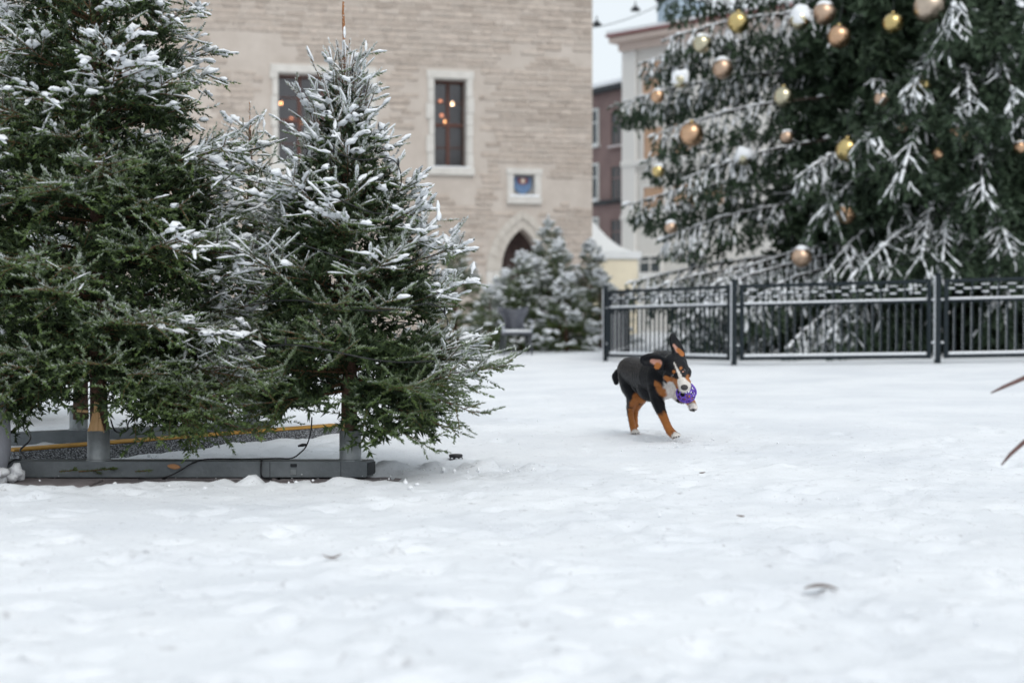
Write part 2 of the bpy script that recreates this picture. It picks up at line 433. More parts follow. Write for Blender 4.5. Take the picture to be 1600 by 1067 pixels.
tower = empty('stone_tower', CORNER, 0, 'tall beige limestone tower with arched doorway behind the small spruces', 'tower')
def in_tower(o):       # children live in wall coordinates
    o.parent = tower; o.matrix_parent_inverse = Matrix.Identity(4)
    o.matrix_local = Matrix.Translation(-CORNER) @ MW
    return o
(s1r, z1t) = wall_sz(731, 125); (s1l, z1b) = wall_sz(677, 264)     # right window opening
(s2r, z2t) = wall_sz(579, 117); (s2l, z2b) = wall_sz(434, 262)     # wide left window
s2l, z2b = wall_sz(434, 262)[0], z1b; z2t = z1t
(snr, znt) = wall_sz(836, 273); (snl, znb) = wall_sz(802, 309)     # niche
sdc, zda = wall_sz(816, 357); sdl = wall_sz(786, 400)[0]; dhw = sdl - sdc + 0.05   # door opening
openings = [(s1r, s1l, z1b, z1t), (s2r, s2l, z2b, z2t), (snr, snl, znb, znt)]
door_sp = zda - 1.15     # springing of the pointed arch
def arch_h(u): return math.sqrt(max(0.0, 4 - (1 + min(1, u)) ** 2)) / math.sqrt(3)
def in_arch(s, z, grow=0.0):
    w = dhw + grow
    if abs(s - sdc) > w or z < -1: return False
    if z < door_sp: return True
    return z <= door_sp + (zda + grow * 1.2 - door_sp) * arch_h(abs(s - sdc) / w)
def blocked(sa, sb, za, zb, mgn=0.0):
    for (a, b, c, d) in openings:
        if sb > a - mgn and sa < b + mgn and zb > c - mgn and za < d + mgn: return True
    return False
# wall body: cells around the openings, door bay closed by its own stones
mb = MB(); W_S, W_H, TH = 26.0, 15.0, 0.9
dz = (-0.4, zda)
sb = sorted({-0.0, W_S, *[v for q in openings for v in q[:2]], sdc - dhw, sdc + dhw}); zb = sorted({-0.4, W_H, *[v for q in openings for v in q[2:]], zda})
for i in range(len(sb) - 1):
    for j in range(len(zb) - 1):
        sm, zm = (sb[i] + sb[i + 1]) / 2, (zb[j] + zb[j + 1]) / 2
        if blocked(sm - 1e-4, sm + 1e-4, zm - 1e-4, zm + 1e-4): continue
        if abs(sm - sdc) < dhw and zm < zda: continue
        mb.box((sb[i], -TH, zb[j]), (sb[i + 1], 0, zb[j + 1]))
# spandrels above the pointed door arch
nseg = 14
for sg in (-1, 1):
    for q in range(nseg):
        u0, u1 = q / nseg, (q + 1) / nseg
        za = door_sp + (zda - door_sp) * arch_h(u1); zb_ = door_sp + (zda - door_sp) * arch_h(u0)
        a, b = sdc + sg * dhw * u0, sdc + sg * dhw * u1
        mb.add([(a, 0, zb_), (b, 0, za), (b, 0, zda), (a, 0, zda), (a, -TH, zb_), (b, -TH, za), (b, -TH, zda), (a, -TH, zda)],
               [(0, 1, 2, 3), (4, 7, 6, 5), (0, 4, 5, 1), (3, 2, 6, 7)])
wall = in_tower(mb.build('wall', M_MORTAR))
# individual stones, laid in uneven courses, proud of the mortar
stones = []
z = 0.0
rs = np.random.default_rng(11)
while z < 9.75:
    h = rs.uniform(0.07, 0.15); s = 0.02 + rs.uniform(0, 0.2) * 0
    while s < 13.2:
        w = rs.uniform(0.18, 0.68) * (1 if rs.random() > 0.2 else 0.5); x0, x1 = s, s + w
        s = x1 + rs.uniform(0.02, 0.05)
        if blocked(x0, x1, z, z + h, 0.27): continue
        zc = z + h / 2
        if in_arch(x0, zc, 0.42) or in_arch(x1, zc, 0.42) or in_arch((x0 + x1) / 2, zc, 0.42): continue
        if fbm(np.array(x0 * 0.55), np.array(z * 0.8), 61, 3) > 0.62: continue      # patches smeared over with mortar
        stones.append((x0, x1, z, z + h))
    z += h + rs.uniform(0.015, 0.04)
TINTS = .56 * np.array((.49, .435, .392)) + .47 * np.array((1.05, 1.0, .97)) * np.array([(0.42, 0.360, 0.310), (0.385, 0.327, 0.278), (0.46, 0.412, 0.365), (0.42, 0.370, 0.325), (0.325, 0.268, 0.222), (0.43, 0.372, 0.318)])
def stone_geo(q):
    x0, x1, z0, z1 = q; j = lambda a: rs.uniform(-a, a)
    out = rs.uniform(0.008, 0.036); c = min(0.03, (z1 - z0) * 0.25)
    b = [(x0, -0.02, z0), (x1, -0.02, z0), (x1, -0.02, z1), (x0, -0.02, z1)]
    m = [(x0 + j(.015), out * 0.5, z0 + j(.012)), (x1 + j(.015), out * 0.5, z0 + j(.012)), (x1 + j(.015), out * 0.5, z1 + j(.012)), (x0 + j(.015), out * 0.5, z1 + j(.012))]
    f = [(x0 + c + j(.012), out + j(.008), z0 + c), (x1 - c + j(.012), out + j(.008), z0 + c + j(.008)), (x1 - c + j(.012), out + j(.008), z1 - c), (x0 + c + j(.012), out + j(.008), z1 - c + j(.008))]
    V = b + m + f; F = []
    for o_ in (0, 4):
        for k in range(4): F.append((o_ + k, o_ + 4 + k, o_ + 4 + (k + 1) % 4, o_ + (k + 1) % 4))
    F.append((8, 11, 10, 9))
    F = [tuple(reversed(t)) for t in F]
    tone = TINTS[rs.integers(len(TINTS))] * rs.uniform(0.90, 1.08)
    return np.array(V), np.array(F), np.tile(tone, (12, 1))
def visible_px(q):
    h = MW @ Vector(((q[0] + q[1]) / 2, 0, (q[2] + q[3]) / 2))
    return 800 + h.x / h.y * F_PX, HOR - (h.z - CAM_Z) / h.y * F_PX
vis = []
for i, q in enumerate(stones):
    x, y = visible_px(q)
    if (330 < x < 925 and 0 < y < 60) or (600 < x < 925 and y > 0 and y < 330) or (720 < x < 780 and 0 < y < 500):
        vis.append(((q[1] - q[0]) * (q[3] - q[2]), i))
single = {i for _, i in sorted(vis, reverse=True)[:300]}
VV, FF, CC, n0 = [], [], [], 0
for i, q in enumerate(stones):
    V, F, C = stone_geo(q)
    if i in single:
        me = np_mesh('stone', V, F, False, {'Col': C}); so = link('stone', me, None, [M_STONE])
        so.parent = wall
    else:
        VV.append(V); FF.append(F + n0); CC.append(C); n0 += len(V)
so = link('stonework', np_mesh('stonework', np.concatenate(VV), np.concatenate(FF), False, {'Col': np.concatenate(CC)}), wall, [M_STONE]); tag(so, kind='stuff')

def tower_window(sa, sbb, za, zbb, lights, bulbs):
    w = MB(); t, pr = 0.13, 0.05
    win = None
    m = MB(); m.bbox((sa, -0.46, za), (sbb, -0.43, zbb), 0.004); win = in_tower(m.build('window', M_GLASS))
    def sub(mbx, name, mt):
        o_ = mbx.build(name, mt, win); return o_
    # dressed surround: jamb stones, lintel, sill
    for side in (0, 1):
        zz = za
        while zz < zbb - 0.01:
            hh = min(random.uniform(0.28, 0.5), zbb - zz)
            if zbb - zz - hh < 0.15: hh = zbb - zz
            ww = t + random.uniform(-0.02, 0.06); m = MB()
            if side: m.bbox((sbb - 0.03, -0.38, zz + 0.004), (sbb + ww, pr + random.uniform(0, .012), zz + hh - 0.004), 0.012)
            else: m.bbox((sa - ww, -0.38, zz + 0.004), (sa + 0.03, pr + random.uniform(0, .012), zz + hh - 0.004), 0.012)
            sub(m, 'jamb_stone', M_TRIM); zz += hh
    m = MB(); m.bbox((sa - t - 0.04, -0.38, zbb - 0.02), (sbb + t + 0.04, pr + 0.015, zbb + 0.20), 0.015); sub(m, 'lintel', M_TRIM)
    m = MB(); m.bbox((sa - t - 0.05, -0.40, za - 0.17), (sbb + t + 0.05, pr + 0.05, za + 0.03), 0.015); sub(m, 'sill', M_TRIM)
    m = MB(); m.bbox((sa - 0.05, -0.05, za + 0.025), (sbb + 0.05, pr + 0.05, za + 0.06), 0.012); sub(m, 'sill_snow', M_SNOW)
    # brown casements
    n = lights
    for k in range(n + 1):
        c = sa + (sbb - sa) * k / n; hw = 0.045 if 0 < k < n else 0.035
        m = MB(); m.bbox((c - hw, -0.47, za), (c + hw, -0.38, zbb), 0.008); sub(m, 'mullion', M_WOODBROWN)
    zt = za + (zbb - za) * 0.50
    for zc, hw in ((zt, 0.045), (za + 0.05, 0.04), (zbb - 0.05, 0.04)):
        m = MB(); m.bbox((sa, -0.465, zc - hw), (sbb, -0.385, zc + hw), 0.008); sub(m, 'transom', M_WOODBROWN)
    for zc in (za + (zbb - za) * 0.25, za + (zbb - za) * 0.75):
        m = MB(); m.bbox((sa, -0.455, zc - 0.015), (sbb, -0.40, zc + 0.015), 0.004); sub(m, 'glazing_bar', M_WOODBROWN)
    for q, (bs, bz, br, bm_) in enumerate(bulbs):
        m = MB(); m.lathe([(0.001, -br), (br * 0.7, -br * 0.7), (br, 0), (br * 0.7, br * 0.7), (0.001, br)], 10)
        o_ = sub(m, 'lamp_bulb', bm_); o_.location = (bs, -1.5, bz)
        for p_ in o_.data.polygons: p_.use_smooth = True
        m = MB(); m.tube([(bs, -1.5, bz + br * 0.8), (bs, -1.5, zbb + 0.15)], 0.012, 5); sub(m, 'lamp_cord', M_DARK)
def bl(px, py, r, m_):
    s_, z_ = wall_sz(px, py); return (s_, z_, r, m_)
tower_window(s1r, s1l, z1b, z1t, 2, [bl(723, 151, .05, M_BULB_W), bl(716, 174, .045, M_BULB), bl(712, 180, .045, M_BULB), bl(704, 147, .05, M_BULB_D), bl(706, 170, .05, M_BULB_D)])
tower_window(s2r, s2l, z2b, z2t, 4, [bl(446, 150, .045, M_BULB), bl(476, 169, .045, M_BULB), bl(463, 175, .05, M_BULB_D), bl(477, 182, .045, M_BULB), bl(437, 195, .05, M_BULB_D)])
m = MB()      # the room behind the windows
ra, rb, rz0, rz1 = s1r - 1.2, s2l + 1.2, z1b - 1.4, z1t + 0.7
m.box((ra, -3.6, rz0), (rb, -3.4, rz1)); m.box((ra, -3.4, rz0 - .1), (rb, -TH, rz0)); m.box((ra, -3.4, rz1), (rb, -TH, rz1 + .1))
m.box((ra - .1, -3.4, rz0), (ra, -TH, rz1)); m.box((rb, -3.4, rz0), (rb + .1, -TH, rz1))
in_tower(m.build('room', M_ROOM))
# niche with the shield
m = MB(); m.bbox((snr, -0.30, znb), (snl, -0.26, znt), 0.004); niche = in_tower(m.build('niche', M_TRIM))
for (a, b, c, d, e_) in ((snr - .17, snr + .01, znb, znt, .03), (snl - .01, snl + .17, znb, znt, .03), (snr - .2, snl + .2, znt - .01, znt + .15, .05), (snr - .18, snl + .18, znb - .17, znb + .01, .10)):
    m = MB(); m.bbox((a, -0.27, c), (b, e_, d), 0.012); m.build('frame_stone', M_TRIM, niche)
m = MB(); m.bbox((snr - .10, -0.2, znb + .008), (snl + .10, .09, znb + .075), 0.02); m.build('sill_snow', M_SNOW, niche)
M_BLUE = mat('shield_blue', (0.11, 0.19, 0.34), 0.7, col2=(0.16, 0.25, 0.41), vscale=9)
M_MAROON = mat('shield_maroon', (0.22, 0.06, 0.07), 0.6); M_PALE = mat('shield_pale', (0.72, 0.62, 0.52), 0.6)
def slab(outline, y0, y1):
    m = MB(); n = len(outline)
    m.add([(x, y0, z) for x, z in outline] + [(x, y1, z) for x, z in outline],
          [tuple(range(n)), tuple(reversed(range(n, 2 * n)))] + [(k, n + k, n + (k + 1) % n, (k + 1) % n) for k in range(n)])
    return m
sc_, zc_ = (snr + snl) / 2, (znb + znt) / 2 + 0.02; hw, hh = (snl - snr) * 0.40, (znt - znb) * 0.37
out = [(sc_ - hw, zc_ + hh), (sc_ - hw, zc_ - hh * 0.15), (sc_ - hw * 0.75, zc_ - hh * 0.6), (sc_ - hw * 0.3, zc_ - hh * 0.9), (sc_, zc_ - hh), (sc_ + hw * 0.3, zc_ - hh * 0.9), (sc_ + hw * 0.75, zc_ - hh * 0.6), (sc_ + hw, zc_ - hh * 0.15), (sc_ + hw, zc_ + hh)]
sh = slab(out, -0.25, -0.17).build('shield', M_BLUE, niche)
sl = [(sc_ - hw * .62, zc_ + hh * .9), (sc_ - hw * .55, zc_ + hh * .3), (sc_ - hw * .2, zc_ + hh * .12), (sc_ + hw * .2, zc_ + hh * .12), (sc_ + hw * .55, zc_ + hh * .3), (sc_ + hw * .62, zc_ + hh * .9)]
slab(sl, -0.172, -0.155).build('crest_field', M_MAROON, niche)
sl = [(sc_ + hw * .25 * math.cos(q), zc_ + hh * (.55 + .30 * math.sin(q))) for q in np.linspace(0, 2 * math.pi, 12, endpoint=False)]
slab(sl, -0.156, -0.14).build('crest_figure', M_PALE, niche)
# pointed doorway: voussoirs in two orders, door leaf inside
m = MB(); m.bbox((sdc - dhw, -0.75, -0.35), (sdc + dhw, -0.68, zda + .05), 0.004); door = in_tower(m.build('door', M_DOOR))
for k in range(5):
    a = sdc - dhw + 2 * dhw * k / 5
    m = MB(); m.bbox((a + .012, -0.69, -0.3), (a + 2 * dhw / 5 - .012, -0.655, zda - .05), 0.006); m.build('plank', M_DOOR, door)
def arch_pt(u, w, top):        # u in -1..1 over the pointed head
    return sdc + w * u, door_sp + (top - door_sp) * arch_h(abs(u))
for (w0, t0, w1, t1, yo) in ((dhw, zda, dhw + .22, zda + .26, 0.02), (dhw + .22, zda + .26, dhw + .42, zda + .50, 0.06)):
    us = [1 - (1 - k / 7) ** 1.5 for k in range(8)]
    for sg in (-1, 1):
        for k in range(7):
            a0, a1 = arch_pt(sg * us[k], w0, t0), arch_pt(sg * us[k + 1], w0, t0)
            b0, b1 = arch_pt(sg * us[k], w1, t1), arch_pt(sg * us[k + 1], w1, t1)
            q = [a0, a1, b1, b0]; cx = sum(p[0] for p in q) / 4; cz = sum(p[1] for p in q) / 4
            q = [(cx + (p[0] - cx) * .97, cz + (p[1] - cz) * .97) for p in q]
            if sg < 0: q = q[::-1]
            slab(q, -0.6 if w0 == dhw else -0.05, yo).build('voussoir', M_ARCH, door)
        zz = door_sp
        while zz > -0.3:
            h_ = random.uniform(.3, .5); lo, hi = sorted((sdc + sg * w0, sdc + sg * w1)); m = MB()
            m.bbox((lo + .004, -0.6 if w0 == dhw else -.05, zz - h_ + .006), (hi - .004, yo, zz - .006), .01); m.build('jamb_stone', M_TRIM, door); zz -= h_
m = MB(); m.box((-0.5, -9, W_H + 0.01), (W_S + .3, .25, W_H + .35)); in_tower(m.build('parapet', M_TRIM))
# ------------------------------------------------------------------ buildings beyond the alley
M_CREAM = mat('pale_plaster', (0.64, 0.625, 0.60), 0.9, col2=(0.72, 0.705, 0.68), vscale=0.8)
M_CREAM2 = mat('plaster_trim', (0.75, 0.74, 0.72), 0.85)
M_SHUT = mat('peach_shutter', (0.55, 0.36, 0.24), 0.8, col2=(0.60, 0.41, 0.29), vscale=2)
M_PINKT = mat('pink_cornice', (0.58, 0.48, 0.43), 0.85, col2=(0.64, 0.54, 0.49), vscale=2)
M_REDL = mat('roof_edge', (0.22, 0.06, 0.06), 0.7)
M_GREYBLUE = mat('grey_blue_sheet', (0.30, 0.38, 0.46), 0.6, col2=(0.36, 0.44, 0.52), vscale=1)
M_MAUVE = mat('mauve_plaster', (0.17, 0.115, 0.11), 0.9, col2=(0.23, 0.16, 0.15), vscale=1.1)
M_PANE = mat('dark_pane', (0.03, 0.04, 0.045), 0.2, spec=0.6)
M_WINW = mat('white_window_wood', (0.60, 0.61, 0.60), 0.7)
def facade(name, p0, p1, label):
    """building with its front from p0 to p1 (left to right); local x along, y outwards, z up"""
    d = Vector((p1[0] - p0[0], p1[1] - p0[1], 0)); L_ = d.length; d.normalize(); n = Vector((d.y, -d.x, 0))
    M_ = Matrix(((d.x, n.x, 0, p0[0]), (d.y, n.y, 0, p0[1]), (0, 0, 1, 0), (0, 0, 0, 1)))
    e_ = empty(name, (0, 0, 0), 0, label, 'building'); e_.matrix_world = M_
    def at(px, py):
        dd = Vector(((px - 800) / F_PX, 1, -(py - HOR) / F_PX)); c = Vector((0, 0, CAM_Z)); o_ = Vector((p0[0], p0[1], 0))
        t = (o_ - c).dot(n) / dd.dot(n); h_ = c + dd * t
        return (h_ - o_).dot(d), h_.z
    return e_, at, L_
def face_window(par, a, b, z0, z1, m_pane, m_frame, cross=True):
    m = MB(); m.bbox((a, -0.12, z0), (b, 0.012, z1), .004); w_ = m.build('window', m_pane, par)
    for (x0, x1, za, zb_) in ((a - .10, a, z0 - .1, z1 + .1), (b, b + .10, z0 - .1, z1 + .1), (a, b, z1, z1 + .1), (a, b, z0 - .1, z0)):
        m = MB(); m.bbox((x0, -.05, za), (x1, .07, zb_), .008); m.build('frame', m_frame, w_)
    m = MB(); m.bbox((a - .16, -.05, z0 - .18), (b + .16, .16, z0 - .101), .01); m.build('sill', m_frame, w_)
    m = MB(); m.bbox((a - .15, 0, z0 - .1), (b + .15, .15, z0 - .06), .01); m.build('sill_snow', M_SNOW, w_)
    if cross:
        m = MB(); m.bbox(((a + b) / 2 - .03, 0, z0), ((a + b) / 2 + .03, .035, z1), .005); m.build('mullion', m_frame, w_)
        m = MB(); m.bbox((a, 0, z0 + (z1 - z0) * .62), (b, .03, z0 + (z1 - z0) * .62 + .06), .005); m.build('transom', m_frame, w_)
# cream corner house; its front comes towards us on the right
c0 = ((975 - 800) / F_PX * 50, 50.0); c1 = (c0[0] + 14, c0[1] - 14 * 0.95)
cb, at, CL = facade('cream_house', c0, c1, 'pale cream plastered corner house with peach shutters beyond the fence')
def zt(px, py): return at(px, py)[1]
H1 = zt(985, 82)
m = MB(); m.box((0, -12, -.5), (CL, 0, H1)); m.build('wall', M_CREAM, cb)
m = MB(); m.bbox((-.12, -11, H1 + .002), (CL, .22, H1 + .28), .02); m.build('cornice', M_PINKT, cb)
m = MB(); m.bbox((-.36, -11, H1 + .282), (CL, .46, H1 + .50), .03); m.build('cornice', M_PINKT, cb)
m = MB(); m.bbox((-.44, -11, H1 + .502), (CL, .54, H1 + .57), .01); m.build('roof_edge', M_REDL, cb)
m = MB()
m.add([(-.42, .5, H1 + .575), (CL, .5, H1 + .575), (CL, -5.5, H1 + 1.7), (3.0, -5.5, H1 + 1.7), (-.42, -11, H1 + .575), (CL, -11, H1 + .575),
       (-.42, .5, H1 + .70), (CL, .5, H1 + .70)], [(0, 1, 7, 6), (6, 7, 2, 3), (0, 6, 3, 4), (3, 2, 5, 4), (4, 5, 1, 0), (1, 5, 2, 7)])
m.build('snowy_roof', M_SNOW, cb)
za_, zb2 = zt(1000, 55), zt(1020, 5)
xa, xb = at(1006, 40)[0], at(1042, 40)[0]
m = MB(); m.bbox((xa, -2.2, H1 + .5), (xb, -.7, zb2 + .2), .03); ch = m.build('roof_shaft', M_GREYBLUE, cb)
m = MB(); m.bbox((xa - .1, -2.3, zb2 + .202), (xb + .1, -.6, zb2 + .32), .03); m.build('shaft_snow', M_SNOW, ch)
for (x0, x1, y0, y1, mm, cr) in ((1004, 1034, 101, 160, M_SHUT, 0), (1006, 1036, 202, 250, M_SHUT, 0), (1006, 1038, 294, 332, M_SHUT, 0), (1052, 1086, 290, 326, M_SHUT, 0), (1100, 1132, 286, 322, M_SHUT, 0),
                             (1052, 1084, 196, 246, M_SHUT, 0), (1000, 1032, 402, 426, M_PANE, 1), (1076, 1104, 400, 424, M_PANE, 1)):
    a, zz1 = at(x0, y0); b, zz0 = at(x1, y1)
    zz0 = at(x0, y1)[1]
    face_window(cb, a, b, zz0, zz1, mm, M_CREAM2, bool(cr))
    if not cr:        # closed folding shutters: two leaves with louvre slats
        for q_ in (0, 1):
            xa_, xb_ = a + (b - a) * (.5 * q_ + .03), a + (b - a) * (.5 * q_ + .47); nsl = 7
            for r_ in range(nsl):
                za1 = zz0 + (zz1 - zz0) * (.04 + .94 * r_ / nsl); m = MB(); m.bbox((xa_, .013, za1), (xb_, .045, za1 + (zz1 - zz0) * .11), .01); m.build('shutter_slat', M_SHUT, cb)
for py in (262, 345):
    zz = zt(980, py); m = MB(); m.bbox((-.08, -11, zz), (CL, .14, zz + .2), .02); m.build('string_course', M_CREAM2, cb)
m = MB(); m.bbox((-.05, -.4, -.4), (.55, .10, H1), .02); m.build('pilaster', M_CREAM2, cb)
# mauve house deep in the alley
b0 = (((905) - 800) / F_PX * 62, 62.0); b1 = (((1010) - 800) / F_PX * 58, 58.0)
bb, at, BL = facade('mauve_house', b0, b1, 'narrow mauve brown house in the alley between tower and cream house')
H2 = at(950, 146)[1]
m = MB(); m.box((0, -8, -.5), (BL, 0, H2)); m.build('wall', M_MAUVE, bb)
m = MB(); m.bbox((-.2, -8, H2 + .002), (BL + .1, .35, H2 + .22), .03); m.build('eaves', M_DARK, bb)
m = MB(); m.add([(-.2, .38, H2 + .224), (BL + .1, .38, H2 + .224), (BL + .1, -4, H2 + 1.7), (-.2, -4, H2 + 1.7), (-.2, .38, H2 + .40), (BL + .1, .38, H2 + .40), (-.2, -8, H2 + .224), (BL + .1, -8, H2 + .224)],
          [(0, 1, 5, 4), (4, 5, 2, 3), (3, 2, 7, 6), (0, 4, 3, 6), (1, 7, 2, 5), (0, 6, 7, 1)]); m.build('snowy_roof', M_SNOW, bb)
for (x0, x1) in ((915, 934), (956, 971)):
    for (y0, y1) in ((178, 228), (262, 312), (345, 395)):
        a, zz1 = at(x0, y0); b, zz0 = at(x1, y1); face_window(bb, a, b, at(x0, y1)[1], zz1, M_PANE, M_WINW if x0 < 940 else M_MAUVE, True)
zz = at(950, 320)[1]; m = MB(); m.bbox((0, -.1, zz), (BL, .16, zz + .18), .02); m.build('string_course', M_DARK, bb)
# distant low snowy roofs closing the square to the left, hidden by the trees, and a block right of the spruce
c0 = (16.5, 46.0); c1 = (36, 40.0)
db, at, DL = facade('grey_house', c0, c1, 'grey plastered house hidden behind the tall decorated spruce')
m = MB(); m.box((0, -9, -.5), (DL, 0, 9.5)); m.build('wall', M_CREAM, db)
m = MB(); m.add([(-.3, .5, 9.5), (DL, .5, 9.5), (DL, -4.5, 12.5), (-.3, -4.5, 12.5), (-.3, -9.3, 9.5), (DL, -9.3, 9.5)], [(0, 1, 2, 3), (3, 2, 5, 4), (0, 3, 4), (1, 5, 2), (0, 4, 5, 1)]); m.build('snowy_roof', M_SNOW, db)
for i in range(5):
    for j in range(3): face_window(db, 1.5 + i * 3.6, 2.8 + i * 3.6, 1.2 + j * 2.9, 2.9 + j * 2.9, M_PANE, M_CREAM2)
# wire across the alley with two hanging lamps
wr = empty('overhead_wire', (0, 0, 0), 0, 'thin dark wire with small hanging lamps across the pale sky', 'wire')
pA, pB = P(905, 48, 41), P(1075, -18, 41)
m = MB(); m.tube([pA.lerp(pB, t) + Vector((0, 0, -0.25 * 4 * t * (1 - t))) for t in np.linspace(0, 1, 14)], .012, 5); m.build('wire', M_DARK, wr)
for px, py in ((932, 40), (992, 17), (1030, 2)):
    c = P(px, py, 41); m = MB(); m.lathe([(.02, .10), (.06, .07), (.14, -.01), (.14, -.05), (.04, -.07)], 14, c); m.tube([c + Vector((0, 0, .1)), c + Vector((0, 0, .22))], .02, 5); m.build('lamp_head', M_DARK, wr, True)
# market tent behind the tower corner
M_CANVAS = mat('white_canvas', (0.72, 0.74, 0.75), 0.7, var=.04, vscale=2); M_CANVASY = mat('yellow_canvas', (0.74, 0.67, 0.52), 0.75, var=.06, vscale=2)
tc0 = P(911, 488, 46); tent = empty('market_tent', (tc0.x, 46, -.06), R(8), 'white pointed market tent with pale yellow sides at the tower corner', 'tent')
hw = 1.55; zt0 = CAM_Z + (HOR - 394) / F_PX * 46; zv = CAM_Z + (HOR - 404) / F_PX * 46; zp = CAM_Z + (HOR - 322) / F_PX * 46
m = MB(); nn = 10; ringv = []
for k in range(nn + 1):
    t = k / nn; r = hw * (1 - t) + .02; zz = zt0 + (zp - zt0) * t ** 2.0 * 1.0
    m.v += [(-r, -r, zz), (r, -r, zz), (r, r, zz), (-r, r, zz)]
for k in range(nn):
    for q in range(4): m.f.append((k * 4 + q, k * 4 + (q + 1) % 4, k * 4 + 4 + (q + 1) % 4, k * 4 + 4 + q))
m.f.append(tuple(nn * 4 + q for q in range(4))); m.build('canopy', M_CANVAS, tent)
for q in range(4):
    m = MB(); m.box((-hw - .03, -hw - .03, zv), (hw + .03, -hw, zt0 + .02)); o_ = m.build('valance', M_CANVAS, tent); o_.rotation_euler = (0, 0, R(90 * q))
    m = MB(); m.tube([(hw - .05, hw - .05, 0), (hw - .05, hw - .05, zv)], .035, 8); o_ = m.build('post', M_WINW, tent); o_.rotation_euler = (0, 0, R(90 * q))
    if q != 3:
        m = MB(); m.box((-hw + .09, -hw + .04, .05), (hw - .09, -hw + .06, zv - .02)); o_ = m.build('side_sheet', M_CANVASY, tent); o_.rotation_euler = (0, 0, R(90 * q))
# ------------------------------------------------------------------ spruces
class Tree:
    """gathers needle-bearing shoots (position, direction, length, radius, order, distance from the main bough)"""
    def __init__(s): s.seg = []
    def shoot(s, p, d, L_, rad, order, dist=0.0, tone=0.5): s.seg.append((p.x, p.y, p.z, d.x, d.y, d.z, L_, rad, order, dist, tone))

def rot(v, axis, a): return Matrix.Rotation(a, 3, axis) @ v
UP = Vector((0, 0, 1))

def grow(T, p, d, length, q, rnd, order=0, start=0.12, dist=0.0):
    """one branch with side shoots in a loose herringbone; q: parameters"""
    ds = q['ds'] * (1 if order == 0 else 0.9); n = max(2, int(round(length / ds))); ds = length / n
    tone = rnd.gauss(.58, .25); r0 = q['r0'] * (length / 0.6) ** 0.7 * (1 if order == 0 else 0.55)
    for i in range(n):
        t = i / n; rem = length * (1 - t)
        up_turn = q['curve'] * (t - q['knee']) * ds
        side = d.cross(UP)
        if side.length < 1e-3: side = Vector((1, 0, 0))
        side.normalize()
        d = rot(d, side, up_turn * (1 if order == 0 else 0.6))
        d = (d + Vector((rnd.gauss(0, q['jit']), rnd.gauss(0, q['jit']), rnd.gauss(0, q['jit'])))).normalized()
        if q['pend'] and order > 0: d = (d + Vector((0, 0, -q['pend'] * ds / 0.1))).normalized()
        rr = max(0.0012, r0 * (1 - t) + 0.0014)
        T.shoot(p, d, ds * 1.04, rr, order if i < n - 1 else order + 10, dist + (t * length if order else 0), tone)
        if order < q['orders'] and t >= start and rem > q['lmin'] * 0.6:
            nrm = rot(side.cross(d).normalized(), d, rnd.gauss(0, q.get('roll', .3)))
            for sg in (-1, 1):
                if rnd.random() < q.get('skip', 0.08): continue
                ll = min(q['lmax'][order], rem * q['ratio'][order] + q['lmin']) * rnd.uniform(0.7, 1.15)
                a = R(rnd.uniform(36, 56)) * sg
                dd = rot(d, nrm, a) + nrm * rnd.gauss(q['lift'], 0.16)
                if q['pend']: dd = dd + Vector((0, 0, -q['drop'] * rnd.uniform(0.6, 1.3)))
                grow(T, p + d * ds * rnd.random(), dd.normalized(), ll, q, rnd, order + 1, 0.25, dist + (t * length if order else 0))
        p = p + d * ds
    return p

